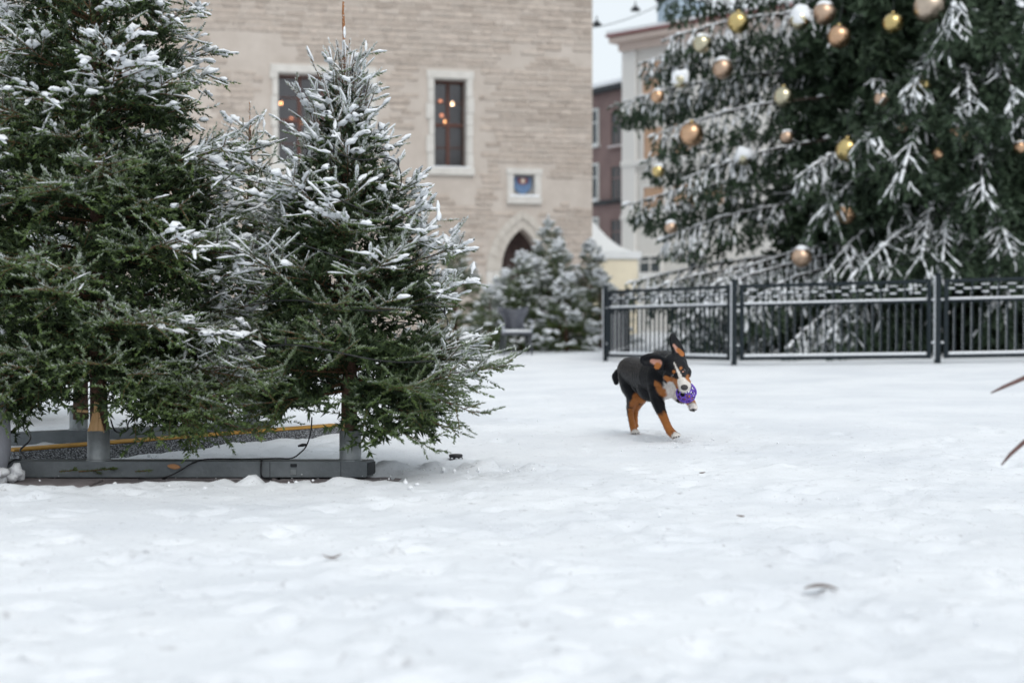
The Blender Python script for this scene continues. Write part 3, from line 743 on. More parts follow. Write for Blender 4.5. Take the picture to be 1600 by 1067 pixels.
def needle_mesh(name, S, dens, nl, nw, frost, rs, spread=(50, 18)):
    """one mesh of needles around every shoot; frost whitens needles that look up"""
    pos = S[:, 0:3]; d = S[:, 3:6]; L_ = S[:, 6]; order = S[:, 8]
    cnt = np.maximum(1, (L_ * dens * rs.uniform(0.8, 1.2, len(L_))).astype(int))
    cnt = np.where(order >= 10, (cnt * 1.35).astype(int) + 2, cnt)
    idx = np.repeat(np.arange(len(L_)), cnt); M = len(idx)
    t = rs.random(M); phi = rs.random(M) * 2 * np.pi
    D_ = d[idx]; ref = np.where(np.abs(D_[:, 2:3]) > 0.95, np.array([[1.0, 0, 0]]), np.array([[0, 0, 1.0]]))
    a = np.cross(D_, ref); a /= np.linalg.norm(a, axis=1, keepdims=True); b = np.cross(a, D_)
    tip = (order[idx] >= 10) * t ** 3
    al = np.radians(spread[0] + (spread[1] - spread[0]) * np.where(order[idx] >= 10, t ** 3, 0.0) + rs.normal(0, 9, M))
    rad = a * np.cos(phi)[:, None] + b * np.sin(phi)[:, None]
    nd = D_ * np.cos(al)[:, None] + rad * np.sin(al)[:, None]
    nd[:, 2] += 0.10; nd /= np.linalg.norm(nd, axis=1, keepdims=True)
    ln = nl * rs.uniform(0.7, 1.2, M) * (1 - 0.25 * tip)
    base = pos[idx] + D_ * (t * L_[idx])[:, None]
    sd = np.cross(nd, rs.normal(size=(M, 3))); sd /= np.linalg.norm(sd, axis=1, keepdims=True) + 1e-9
    sd *= (nw * rs.uniform(0.8, 1.2, M) / 2)[:, None]
    V = np.empty((M, 3, 3), np.float32)
    V[:, 0] = base - sd; V[:, 1] = base + sd; V[:, 2] = base + nd * ln[:, None]
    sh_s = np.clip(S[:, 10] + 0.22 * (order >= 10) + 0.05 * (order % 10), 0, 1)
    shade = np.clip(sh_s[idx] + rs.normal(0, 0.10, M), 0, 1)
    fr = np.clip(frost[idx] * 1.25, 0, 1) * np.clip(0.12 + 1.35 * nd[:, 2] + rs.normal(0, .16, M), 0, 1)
    A = np.repeat(shade, 3); Fv = np.stack([fr * 0.6, fr * 0.6, np.clip(fr * 1.5, 0, 1)], 1).ravel()
    return np_mesh(name, V.reshape(-1, 3), np.arange(M * 3).reshape(-1, 3), False, {'shade': A, 'frost': Fv})

def stem_mesh(name, S, sides=3):
    pos = S[:, 0:3]; d = S[:, 3:6]; L_ = S[:, 6:7]; r = S[:, 7:8]; n = len(S)
    ref = np.where(np.abs(d[:, 2:3]) > 0.95, np.array([[1.0, 0, 0]]), np.array([[0, 0, 1.0]]))
    a = np.cross(d, ref); a /= np.linalg.norm(a, axis=1, keepdims=True); b = np.cross(a, d)
    V = np.empty((n, 2, sides, 3))
    for k in range(sides):
        q = 2 * math.pi * k / sides; o_ = a * math.cos(q) + b * math.sin(q)
        V[:, 0, k] = pos + o_ * r; V[:, 1, k] = pos + d * L_ + o_ * r * 0.8
    base = (np.arange(n) * 2 * sides)[:, None]
    F = np.concatenate([base + np.array([[k, (k + 1) % sides, sides + (k + 1) % sides, sides + k]]) for k in range(sides)])
    return np_mesh(name, V.reshape(-1, 3), F, True)

def snow_caps(name, S, r, rs, rings=5, sides=6, lift=0.45, flat=0.62, over=0.008):
    """lumpy snow lying along the tops of the shoots"""
    n = len(S); d = S[:, 3:6]; L_ = S[:, 6]
    side = np.cross(d, np.array([[0, 0, 1.0]])); ln = np.linalg.norm(side, axis=1, keepdims=True)
    side = np.where(ln < 0.15, np.array([[0.8, 0.6, 0]]), side / np.maximum(ln, 1e-6))
    upv = np.cross(side, d); upv /= np.linalg.norm(upv, axis=1, keepdims=True) + 1e-9
    V = np.empty((n, rings, sides, 3))
    mid = rs.uniform(0.6, 1.4, (n, rings))
    for i in range(rings):
        u = i / (rings - 1); prof = max(0.06, math.sin(math.pi * (0.04 + 0.92 * u)) ** 0.5)
        c = S[:, 0:3] + d * (u * (L_ + 2 * over) - over)[:, None] + upv * (r * lift)[:, None] + np.array([0, 0, 1.0]) * (r * 0.15)[:, None]
        rr = r * prof * mid[:, i]
        for k in range(sides):
            q = 2 * math.pi * k / sides; cs, sn = math.cos(q), math.sin(q)
            j = rs.uniform(0.72, 1.28, n) * rr
            V[:, i, k] = c + side * (cs * j)[:, None] + upv * (sn * flat * j * (1.0 if sn > 0 else 0.6))[:, None]
    base = (np.arange(n) * rings * sides)[:, None]; F = []
    for i in range(rings - 1):
        for k in range(sides):
            k2 = (k + 1) % sides
            F.append(base + np.array([[i * sides + k, i * sides + k2, (i + 1) * sides + k2, (i + 1) * sides + k]]))
    return np_mesh(name, V.reshape(-1, 3), np.concatenate(F), True)

def exposure(S, cell=0.035, soft=0.10, wind=(0.0, 0.0)):
    """how open each shoot lies to falling snow: distance below the topmost shoot over it"""
    c = S[:, 0:3] + S[:, 3:6] * S[:, 6:7] * 0.5
    ix = np.floor((c[:, 0] - wind[0] * c[:, 2]) / cell).astype(int); iy = np.floor((c[:, 1] - wind[1] * c[:, 2]) / cell).astype(int)
    ix -= ix.min() - 1; iy -= iy.min() - 1
    top = np.full((ix.max() + 2, iy.max() + 2), -99.0)
    np.maximum.at(top, (ix, iy), c[:, 2])
    t2 = top.copy()
    for a in (-1, 0, 1):
        for b in (-1, 0, 1): t2 = np.maximum(t2, np.roll(np.roll(top, a, 0), b, 1))
    return np.exp(-np.maximum(0, (0.5 * top[ix, iy] + 0.5 * t2[ix, iy]) - c[:, 2]) / soft)

def interp(z, tab):
    return float(np.interp(z, [a for a, _ in tab], [b for _, b in tab]))

Q_YOUNG = dict(ds=0.058, r0=0.006, curve=1.5, knee=0.35, jit=0.014, pend=0, orders=2, lmin=0.075, lmax=(0.25, 0.11), ratio=(0.42, 0.36), lift=0.12, drop=0, roll=.45, skip=.12)
def young_spruce(name, loc, H, z0, prof, elev, seed, label, dens=520, nl=0.0145, nw=0.0046, whorl=0.135, nb=9, q=None, snow_mask=None, lean=(0, 0),
                 snow_amt=0.55, snow_r=0.0062, trunk_r=0.035, group='spruces in steel stands', extra=(), needle_mat=None, base_z=0.0, leader=0.32, frost_amt=0.9, wind=(0.25, 0.1), cell=0.035, caprs=(5, 5), lump=1.0, core_dens=95):
    rnd = random.Random(seed); rs_ = np.random.default_rng(seed); T = Tree(); q = q or Q_YOUNG
    root = empty(name, loc, 0, label, 'tree', group)
    z = z0
    def axis(zz): return Vector((lean[0] * zz, lean[1] * zz, zz))
    az = rnd.random() * 6.28
    while z < H - leader * 0.90:
        k = nb if z < H * 0.60 else max(4, nb - 3)
        for i in range(k):
            a = az + 2 * math.pi * (i + rnd.uniform(-.33, .33)) / k
            zz = z + rnd.gauss(0, .26) * whorl
            if zz > H - leader * 0.85: continue
            e = R(interp(zz, elev) + rnd.gauss(0, 6))
            r_ = interp(zz, prof); te = math.tan(min(1.25, e + .08))
            for _ in range(12): r_ = .5 * r_ + .5 * interp(zz + max(0, r_ * te), prof)
            L_ = r_ * rnd.uniform(.74, 1.12) / max(.35, math.cos(min(1.25, e + .04)))
            if L_ < 0.04: continue
            grow(T, axis(zz), Vector((math.cos(a) * math.cos(e), math.sin(a) * math.cos(e), math.sin(e))), L_, q, rnd, 0, 0.14)
        az += 1.1; z += whorl * rnd.uniform(.8, 1.2) * (1 if z < H * .6 else 0.85)
    for (a, zz, e, L_, cv) in extra:
        q2 = dict(q); q2['curve'] = cv
        if e > 55: q2['orders'] = 1 if e < 61 else 0; q2['skip'] = .4
        grow(T, axis(zz), Vector((math.cos(R(a)) * math.cos(R(e)), math.sin(R(a)) * math.cos(R(e)), math.sin(R(e)))), L_, q2, rnd, 0, 0.2)
    # leader shoot, nearly bare
    n = 9
    for i in range(n):
        zz = H - leader + leader * i / n
        T.shoot(axis(zz), (axis(zz + .1) - axis(zz)).normalized(), leader / n * .9, 0.003, 3, 0.0, .7)
    m = MB(); jl = lambda a: Vector((rnd.gauss(0, a), rnd.gauss(0, a), 0))
    m.tube([axis(H - leader * (1.2 - 1.2 * t_)) + jl(.0028) for t_ in np.linspace(0, 1, 12)], [(.0095 - .0050 * t_) * min(1, leader / .4) * rnd.uniform(.8, 1.25) for t_ in np.linspace(0, 1, 12)], 8); m.build('leader', M_LEADER, root, True)
    S = np.array(T.seg)
    mid = S[:, 0:3] + S[:, 3:6] * S[:, 6:7] * .5
    mk = snow_mask(mid + np.array(loc)[None, :]) if snow_mask else np.ones(len(S))
    rho = np.hypot(mid[:, 0] - lean[0] * mid[:, 2], mid[:, 1] - lean[1] * mid[:, 2]) / np.maximum(.05, np.interp(mid[:, 2], [a for a, _ in prof], [b for _, b in prof]))
    ex = np.maximum(exposure(S, cell, .16, wind=wind), .85 * ss(.45, .95, rho))
    patch = ss(.30, .62, fbm((mid[:, 0] + mid[:, 2] * .7) * 6.5 + seed, (mid[:, 1] + mid[:, 2]) * 5.5, 71, 3))
    frost = np.clip(ex * mk * frost_amt * (0.40 + .9 * patch), 0, 1)
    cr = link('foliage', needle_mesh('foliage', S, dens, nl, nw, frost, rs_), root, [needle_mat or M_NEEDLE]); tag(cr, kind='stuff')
    core = S[(rho < .66) & (S[:, 2] < H * .8)]  # big dark needles added near the trunk to block light and deepen the shade
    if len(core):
        co_ = link('inner_foliage', needle_mesh('inner_foliage', core, core_dens, .036, .015, np.zeros(len(core)), rs_, (60, 40)), root, [M_NEEDLE_CORE_SHADE]); tag(co_, kind='stuff')
    br = link('branches', stem_mesh('branches', S[(S[:, 8] % 10) < 2]), root, [M_TWIG]); tag(br, kind='stuff')
    w = ex * mk * (0.25 + 0.95 * patch) * rs_.uniform(.5, 1.15, len(S))
    pick = (w > (1 - snow_amt)) & (rs_.random(len(S)) < .55) & ((S[:, 8] != 3) | (rs_.random(len(S)) < .3))
    if pick.any():
        Sp = S[pick]; wr_ = w[pick]
        r_ = snow_r * (0.65 + 0.75 * np.clip(wr_ - (1 - snow_amt), 0, 1) / max(.1, snow_amt)) * rs_.uniform(.7, 1.35, len(Sp))
        so_ = link('snow', snow_caps('snow', Sp, r_, rs_, *caprs), root, [M_SNOW]); tag(so_, kind='stuff')
    # thicker clumps bridging neighbouring shoots
    ck = (w * rs_.uniform(.5, 1.1, len(S)) > .48) & (np.abs(S[:, 5]) < .62) & (rs_.random(len(S)) < .42 * lump)
    if ck.any():
        Sc = S[ck].copy(); Sc[:, 5] *= .6; Sc[:, 3:6] /= np.linalg.norm(Sc[:, 3:6], axis=1, keepdims=True); Sc[:, 6] *= rs_.uniform(.5, 1.2, len(Sc))
        so_ = link('snow_clumps', snow_caps('snow_clumps', Sc, rs_.uniform(.009, .022, len(Sc)) * rs_.choice((.8, 1, 1.35), len(Sc)), rs_, 5, 6, .30, .66, .004), root, [M_SNOW]); tag(so_, kind='stuff')
    # trunk
    m = MB(); pts = []; rad = []
    for i in range(15):
        t = i / 14; zz = base_z + (H - leader - base_z) * t
        pts.append(axis(zz) + Vector((rnd.gauss(0, .002), rnd.gauss(0, .002), 0))); rad.append(trunk_r * (1 - t) ** .8 + .007)
    m.tube(pts, rad, 10); tr = m.build('trunk', M_BARK, root, True)
    return root, tr

PX = lambda x, D: (x - 800) / F_PX * D
# --- the small spruce at the end of the stand
def mask_small(p):
    x = p[:, 0] - PX(547, 6.17); y = p[:, 1] - 6.17; z = p[:, 2]
    front = ss(0.10, -0.45, y)
    return np.clip(0.72 + .55 * ss(.85, 1.35, z) + 0.6 * ss(.18, .5, np.abs(x)) * ss(.35, .75, z) - .26 * front * ss(1.15, .6, z), 0.05, 1.2) * ss(.05, .55, z)
small_loc = (PX(547, 6.17), 6.17, 0)
small, small_tr = young_spruce('spruce_tree', small_loc, 2.04, 0.37,
    [(.25, .56), (.45, .61), (.7, .57), (1.0, .47), (1.25, .33), (1.45, .20), (1.6, .12), (2.04, .03)],
    [(.25, 2), (.5, 8), (.8, 18), (1.1, 34), (1.4, 52), (1.7, 66), (2.04, 76)], 24,
    'small open spruce with a bare orange leader, in front of the tower windows', snow_mask=mask_small, lean=(-.012, 0), base_z=.10, trunk_r=.031, snow_amt=.58, leader=.46,
    extra=[(20, 1.50, 76, .30, .2), (95, 1.52, 74, .30, .2), (175, 1.44, 68, .44, .5), (215, 1.50, 76, .34, .2), (265, 1.50, 77, .32, .2), (320, 1.48, 75, .30, .2), (140, 1.58, 80, .28, .2), (-10, 1.36, 66, .34, .3), (190, 1.30, 60, .44, .5), (60, 1.34, 64, .34, .3), (285, 1.34, 66, .34, .3), (240, 1.36, 66, .38, .3), (5, 1.44, 72, .32, .3), (155, 1.66, 82, .22, .1), (30, 1.68, 82, .20, .1), (280, 1.64, 81, .22, .1), (165, 1.26, 58, .36, .5), (120, 1.72, 82, .16, .1), (330, 1.60, 80, .22, .1), (-48, .40, -20, .50, -1.8), (-30, .40, -12, .66, -1.6), (-40, .36, -28, .46, -1.6), (-20, .40, -24, .52, -1.4), (-58, .38, -30, .40, -1.2), (15, .38, -22, .48, -1.4), (165, .40, -16, .52, -1.4), (-150, .40, -18, .46, -1.4), (-5, .40, 6, .70, .5), (200, .45, 2, .66, -.4), (-128, .44, 2, .55, -1.2), (10, .5, -2, .66, -.7), (20, .38, -8, .5, -2)])
# --- the tall dense spruce on the left
def mask_big(p):
    x = p[:, 0] - PX(153, 6.15); y = p[:, 1] - 6.15; z = p[:, 2]
    return np.clip(.42 + .80 * ss(1.15, 1.75, z) + .85 * ss(.25, .60, x) * ss(.35, .7, z) + .75 * ss(-.15, -.55, x) * ss(.9, 1.3, z) + .35 * ss(-.45, -.7, x), .04, 1.2) * ss(.1, .5, z)
Q_BIG = dict(Q_YOUNG, lmax=(0.30, 0.10), curve=.7, knee=.45, lift=-.02)
big_loc = (PX(153, 6.17), 6.17, 0)
big, big_tr = young_spruce('spruce_tree', big_loc, 3.25, 0.50,
    [(.3, .66), (.6, .76), (1.2, .74), (1.55, .63), (2.03, .47), (2.6, .28), (3.0, .12), (3.25, .03)],
    [(.3, -6), (.7, 0), (1.2, 10), (1.7, 24), (2.3, 42), (3.25, 66)], 33,
    'tall dense dark green spruce with split pale wood at its foot, at far left', snow_mask=mask_big, base_z=.10, trunk_r=.033, dens=265, nw=.0068, nl=.0160, whorl=.20, nb=14, core_dens=70, q=Q_BIG, snow_amt=.62,
    extra=[(-35, .45, -14, .72, -1.2), (-20, .5, -10, .85, -1.6), (-120, .5, -8, .7, -1.2), (-150, .55, 0, .75, -.9), (-65, .56, 12, .60, .4), (35, .42, -20, .6, -1.2), (150, .42, -20, .6, -1.2), (-12, .42, -24, .66, -1.0), (-168, .44, -22, .62, -1.2), (-30, .46, -26, .62, -.8), (-42, .5, -22, .55, -1.2), (-140, .46, -24, .60, -1), (5, .44, -16, .80, -1.0), (-22, .40, -18, .85, -.9), (20, .44, -24, .6, -1), (0, .62, 12, .78, 0.2), (-8, .72, 14, .80, -.2)])
# --- second row behind
def mask_c(p): return np.clip(.55 + .6 * ss(.3, .9, p[:, 2]), 0, 1.2)
cD = 8.15; c_loc = (PX(392, cD), cD, 0)
young_spruce('spruce_tree', c_loc, 1.90, 0.30, [(.25, .55), (.5, .62), (.9, .55), (1.2, .36), (1.45, .17), (1.7, .07), (1.98, .03)], [(.25, -8), (.7, 5), (1.2, 28), (1.98, 68)], 45,
    'snow laden spruce in the gap behind the tall and small spruces', snow_mask=mask_c, base_z=.13, dens=250, nw=.0065, nl=.018, nb=6, whorl=.115, snow_amt=.70, snow_r=.0085, leader=.16)
dD = 7.6; young_spruce('spruce_tree', (PX(125, dD), dD, 0), 2.9, 0.42, [(.3, .55), (.7, .62), (1.5, .50), (2.3, .26), (2.9, .03)], [(.3, -8), (.9, 5), (1.7, 28), (2.9, 68)], 51,
    'spruce almost hidden behind the tall dense spruce, rear stand', snow_mask=mask_c, base_z=.13, dens=120, nw=.009, nl=.02, nb=6, whorl=.17, snow_amt=.5)
eD = 9.2; young_spruce('spruce_tree', (PX(-25, eD), eD, 0), 3.4, 0.35, [(.3, .75), (.8, .80), (1.6, .66), (2.6, .36), (3.4, .03)], [(.3, -8), (1, 5), (2, 28), (3.4, 68)], 57,
    'blurred dark spruce at the upper left corner behind the tall spruce', snow_mask=mask_c, base_z=.0, dens=130, nw=.009, nl=.02, nb=6, whorl=.17, snow_amt=.45, lump=.5)
# split pale wood at the foot of the tall spruce; a strip of bare wood on the small one
for (dx, z0, h, w, tilt) in ((-.003, .185, .13, .024, 3), (.016, .185, .085, .028, -8), (-.022, .185, .085, .022, 10), (-.03, .185, .05, .016, 14), (.03, .18, .06, .010, -12)):
    m = MB(); m.add([(-w / 2, -.006, 0), (w / 2, -.006, 0), (w / 2, .006, 0), (-w / 2, .006, 0), (-w * .32, -.005, h), (w * .42, -.004, h * .97), (w * .4, .004, h * .95), (-w * .3, .004, h)],
        [(0, 3, 2, 1), (4, 5, 6, 7), (0, 1, 5, 4), (1, 2, 6, 5), (2, 3, 7, 6), (3, 0, 4, 7)])
    o_ = m.build('splinter', M_SPLIT, big_tr); o_.location = (dx, -.040 + abs(dx) * .35, z0); o_.rotation_euler = (0, R(tilt), 0)
m = MB(); m.bbox((-.005, -.004, 0), (.045, .004, .012), .003); o_ = m.build('splinter', M_SPLIT, big_tr); o_.location = (-.080, -.032, .27); o_.rotation_euler = (0, R(6), 0)
m = MB(); m.bbox((-.006, -.004, 0), (.006, .004, .06), .003); o_ = m.build('bare_strip', M_SPLIT, small_tr); o_.location = (-.026, -.028, .185)
# --- far group of snowy spruces in front of the doorway
def far_tree_mesh(seed, H, Rb, dens=95, amt=.50):
    rnd = random.Random(seed); rs_ = np.random.default_rng(seed); T = Tree()
    q = dict(ds=.10, r0=.008, curve=.6, knee=.4, jit=.05, pend=0, orders=1, lmin=.08, lmax=(.34, .1), ratio=(.5, .3), lift=.05, drop=0)
    z = .15
    while z < H - .2:
        t = z / H
        for i in range(7):
            a = rnd.random() * 6.28; e = R(-5 + 60 * t + rnd.gauss(0, 8)); L_ = Rb * (1 - t) ** .8 * rnd.uniform(.75, 1.15)
            grow(T, Vector((0, 0, z + rnd.uniform(-.07, .07))), Vector((math.cos(a) * math.cos(e), math.sin(a) * math.cos(e), math.sin(e))), max(.08, L_), q, rnd, 0, .15)
        z += .15
    for i in range(5): T.shoot(Vector((0, 0, H - .4 + .08 * i)), UP.copy(), .085, .008, 2)
    S = np.array(T.seg); ex = exposure(S, .07, .22, (.1, -.15)); fr = np.clip(ex * (1.5 - 1.1 * amt) , 0, 1)
    fol = needle_mesh('foliage', S, dens, .052, .019, fr, rs_)
    mid = S[:, :3]; patch = ss(.30, .55, fbm((mid[:, 0] + mid[:, 2]) * 3 + seed, (mid[:, 1] - mid[:, 2]) * 3, 77, 3))
    pick = ex * (.3 + patch) * rs_.uniform(.6, 1.1, len(S)) > amt
    return fol, stem_mesh('branches', S[::2]), snow_caps('snow', S[pick], .042 * rs_.uniform(.6, 1.6, pick.sum()), rs_, 4, 5)
variants = [far_tree_mesh(101, 2.5, .95, 110, .48), far_tree_mesh(102, 1.9, .95, 95, .36), far_tree_mesh(103, 3.0, 1.0, 110, .58)]
FAR = [(885, 27.0, 1, .80, 'short broad very snowy spruce at the right front of the doorway group'), (815, 27.8, 0, .80, 'snowy spruce right behind the grey frosted chair'), (766, 27.2, 1, .70, 'low snowy spruce at the left end of the doorway group'),
       (858, 29.6, 2, .93, 'spruce with a tall thin tip, rising above the doorway group'), (924, 28.8, 0, .90, 'dark spruce at the right end of the doorway group by the tower corner'),
       (872, 28.4, 0, .90, 'spruce standing between the tall thin tip and the short snowy spruce'), (938, 28.0, 1, .85, 'low spruce between the doorway group and the iron fence'), (712, 30.0, 0, 1.0, 'spruce glimpsed past the right edge of the small spruce'), (838, 28.6, 1, .98, 'spruce in the middle back of the doorway group'), (790, 28.8, 1, .88, 'dark spruce below the left jamb of the arched doorway')]
for k, (px, D, v, sc, lab) in enumerate(FAR):
    x = PX(px, D); root = empty('spruce_tree', (x, D, float(g(x, D)) - .02), k * 1.3, lab, 'tree', 'snowy spruces before the doorway')
    root.scale = (sc, sc, sc)
    for nm, me, mt in zip(('foliage', 'branches', 'snow'), variants[v], (M_NEEDLE, M_TWIG, M_SNOW)):
        o_ = link(nm, me, root, [mt]); tag(o_, kind='stuff')
    m = MB(); m.tube([(0, 0, 0), (0, 0, .8), (0, 0, 1.7)], [.05, .035, .012], 8); m.build('trunk', M_BARK, root, True)
# ------------------------------------------------------------------ the great decorated spruce
GD = 24.5; GX = PX(1512, GD)
def great_tree():
    root = empty('christmas_tree', (GX, GD, float(g(GX, GD))), 0, 'huge dark decorated spruce with drooping snowy boughs behind the iron fence', 'tree')
    rnd = random.Random(5); rs_ = np.random.default_rng(5); T = Tree()
    q = dict(ds=.21, r0=.012, curve=-.22, knee=.15, jit=.03, pend=.26, orders=2, lmin=.26, lmax=(1.0, .36), ratio=(.36, .42), lift=-.05, drop=.5, skip=.05, roll=.4)
    def Rz(z): return 5.3 * max(0.04, 1 - z / 17.5) ** .75
    RZ_ = Rz
    def bough(a, z, L_, e, cv=None, qq=None):
        q2 = dict(qq or q)
        if cv is not None: q2['curve'] = cv
        grow(T, Vector((0, 0, z)), Vector((math.cos(a) * math.cos(e), math.sin(a) * math.cos(e), math.sin(e))), L_, q2, rnd, 0, .34)
    z = 0.9
    while z < 6.5:
        k = 13
        for i in range(k):
            a = (2 * math.pi * (i + rnd.random()) / k + z * 2.1) % (2 * math.pi)
            back = math.sin(a) > .45
            if back and rnd.random() < .5: continue
            if math.cos(a) > .55 and rnd.random() < .45: continue
            e = R(interp(z, [(0, -2), (2, 6), (5, 14), (9, 22)]) + rnd.gauss(0, 6))
            leftness = max(0, -math.cos(a))
            L_ = Rz(z) * rnd.uniform(.78, 1.04) * (1 - .27 * leftness)
            bough(a, z + rnd.uniform(-.15, .15), L_, e)
        z += .36
    qc = dict(q, ds=.26, orders=2, lmax=(.6, .34), drop=.35)
    for i in range(130):          # inner boughs that close the heart of the crown
        z_ = rnd.uniform(.8, 6.4); bough(rnd.random() * 6.28, z_, RZ_(z_) * rnd.uniform(.40, .66), R(rnd.uniform(-4, 22)), None, qc)
    for i in range(130):          # fill towards the alley side
        z_ = rnd.uniform(.7, 6.3); bough(R(rnd.uniform(140, 265)), z_, RZ_(z_) * rnd.uniform(.50, .72), R(rnd.uniform(-2, 16)), None, q)
    qs = dict(q, ds=.32, orders=1)
    while z < 17.0:
        for i in range(9):
            a = 2 * math.pi * (i + rnd.random()) / 9; bough(a, z + rnd.uniform(-.2, .2), max(.3, Rz(z) * rnd.uniform(.85, 1.05)), R(24), None, qs)
        z += .5
    # boughs whose tips stand out to the left against the cream house, and those hanging towards us
    org = Vector((GX, GD, float(g(GX, GD))))
    def to_tip(px, py, D, zb, arch):
        t = P(px, py, D) - org; v = t - Vector((0, 0, zb)); L_ = v.length * 1.03
        # constant bend: start above the chord, end below it
        hz = Vector((v.x, v.y, 0)); a = math.atan2(hz.y, hz.x); e = math.atan2(v.z, hz.length)
        q2 = dict(q, knee=.0, jit=.012, curve=-2 * arch / L_)
        if px > 1255: q2.update(lmax=(1.15, .44), ratio=(.48, .44), drop=.26, pend=.14, roll=.7)
        else: q2.update(ds=.135, lmax=(.62, .26), ratio=(.42, .40), drop=.75, pend=.3, skip=.02)
        grow(T, Vector((0, 0, zb)), Vector((math.cos(a) * math.cos(e + arch * .35), math.sin(a) * math.cos(e + arch * .35), math.sin(e + arch * .35))), L_, q2, rnd, 0, .30)
    for (px, py, D, zb, arch) in ((1040, 18, 24.0, 6.0, .30), (1028, 88, 23.8, 5.7, .35), (981, 150, 24.6, 5.35, .42), (1010, 128, 23.6, 5.2, .35), (968, 194, 24.2, 4.7, .36), (1020, 205, 23.2, 4.4, .3), (1014, 260, 24.0, 3.75, .30), (1060, 275, 23.0, 3.6, .3),
                                  (982, 351, 23.8, 3.0, .40), (1030, 340, 23.0, 2.8, .3), (1015, 330, 24.8, 2.7, .25), (1038, 414, 23.4, 2.2, .36), (985, 440, 23.2, 1.5, .30), (1005, 455, 22.4, 1.4, .3), (1080, 425, 21.5, 1.8, .4), (1060, 500, 21.2, 1.0, .3), (1120, 470, 20.6, 1.5, .4), (1020, 520, 22.0, .8, .25), (1180, 520, 20.0, 1.3, .5), (1240, 530, 19.8, 1.2, .5),
                                  (1420, 280, 19.6, 4.1, .8), (1480, 210, 19.5, 4.6, .8), (1530, 330, 19.4, 3.3, .8), (1440, 175, 20.0, 4.9, .7), (1300, 335, 20.4, 3.2, .6), (1350, 260, 20.2, 3.7, .5), (1345, 480, 19.6, 1.9, .6), (1550, 420, 19.3, 2.4, .6), (1560, 150, 19.6, 5.0, .8), (1590, 60, 19.8, 5.8, .8), (1480, 60, 19.8, 5.7, .8), (1300, 520, 19.7, 1.3, .5), (1390, 420, 19.7, 2.6, .6), (1460, 400, 19.5, 2.5, .6), (1260, 400, 20.6, 2.3, .5), (1230, 290, 21.0, 3.4, .4)):
        to_tip(px, py, D, zb, arch)
    S = np.array(T.seg); mid = S[:, :3]; o10 = S[:, 8] % 10; dist = S[:, 9]
    rho = np.hypot(mid[:, 0], mid[:, 1]) / np.array([RZ_(z_) for z_ in mid[:, 2]])
    ex = np.maximum(exposure(S, .22, .35, (.05, .05)), ss(.42, .80, rho) * np.where(o10 == 0, 1.0, np.exp(-dist / .42)))
    patch = ss(.32, .60, fbm((mid[:, 0] + mid[:, 2] * .6) * 1.5, (mid[:, 1] + mid[:, 2]) * 1.5, 81, 4))
    windw = .30 * ss(-1.6, -3.4, mid[:, 0])
    low = ss(2.2, 1.0, mid[:, 2])
    fr = np.clip(ex * (.34 + .85 * patch + .5 * low + windw), 0, 1)
    cr = link('foliage', needle_mesh('foliage', S, 20, .105, .055, fr, rs_, (42, 20)), root, [M_NEEDLE_FAR]); tag(cr, kind='stuff')
    core = S[(rho < .74) & (S[:, 2] < 7)][::2]
    co_ = link('inner_foliage', needle_mesh('inner_foliage', core, 2.5, .26, .15, np.zeros(len(core)), rs_, (60, 40)), root, [M_NEEDLE_FAR]); tag(co_, kind='stuff')
    br = link('branches', stem_mesh('branches', S[o10 < 1]), root, [M_TWIG_DARK]); tag(br, kind='stuff')
    w = ex * (.25 + .80 * patch + .45 * low + windw) * rs_.uniform(.55, 1.1, len(S)) * np.where(o10 == 0, 1.4, 1.0)
    pick = (w > .46) & ((o10 == 0) | (rs_.random(len(S)) < .78))
    Sp = S[pick]; r_ = .028 * rs_.uniform(.55, 1.3, len(Sp)) * np.where(o10[pick] == 0, 1.2, .85) * rs_.uniform(.6, 1.5, len(Sp))
    so_ = link('snow', snow_caps('snow', Sp, r_, rs_, 3, 4), root, [M_SNOW]); tag(so_, kind='stuff')
    m = MB(); m.tube([(0, 0, -.2), (0, 0, 1), (0, 0, 6), (0, 0, 12), (0, 0, 17.2)], [.26, .23, .17, .09, .02], 14); m.build('trunk', M_BARK, root, True)
    print('great tree shoots', len(S), 'snow', int(pick.sum()))
    return root, Rz
great, RZ = great_tree()

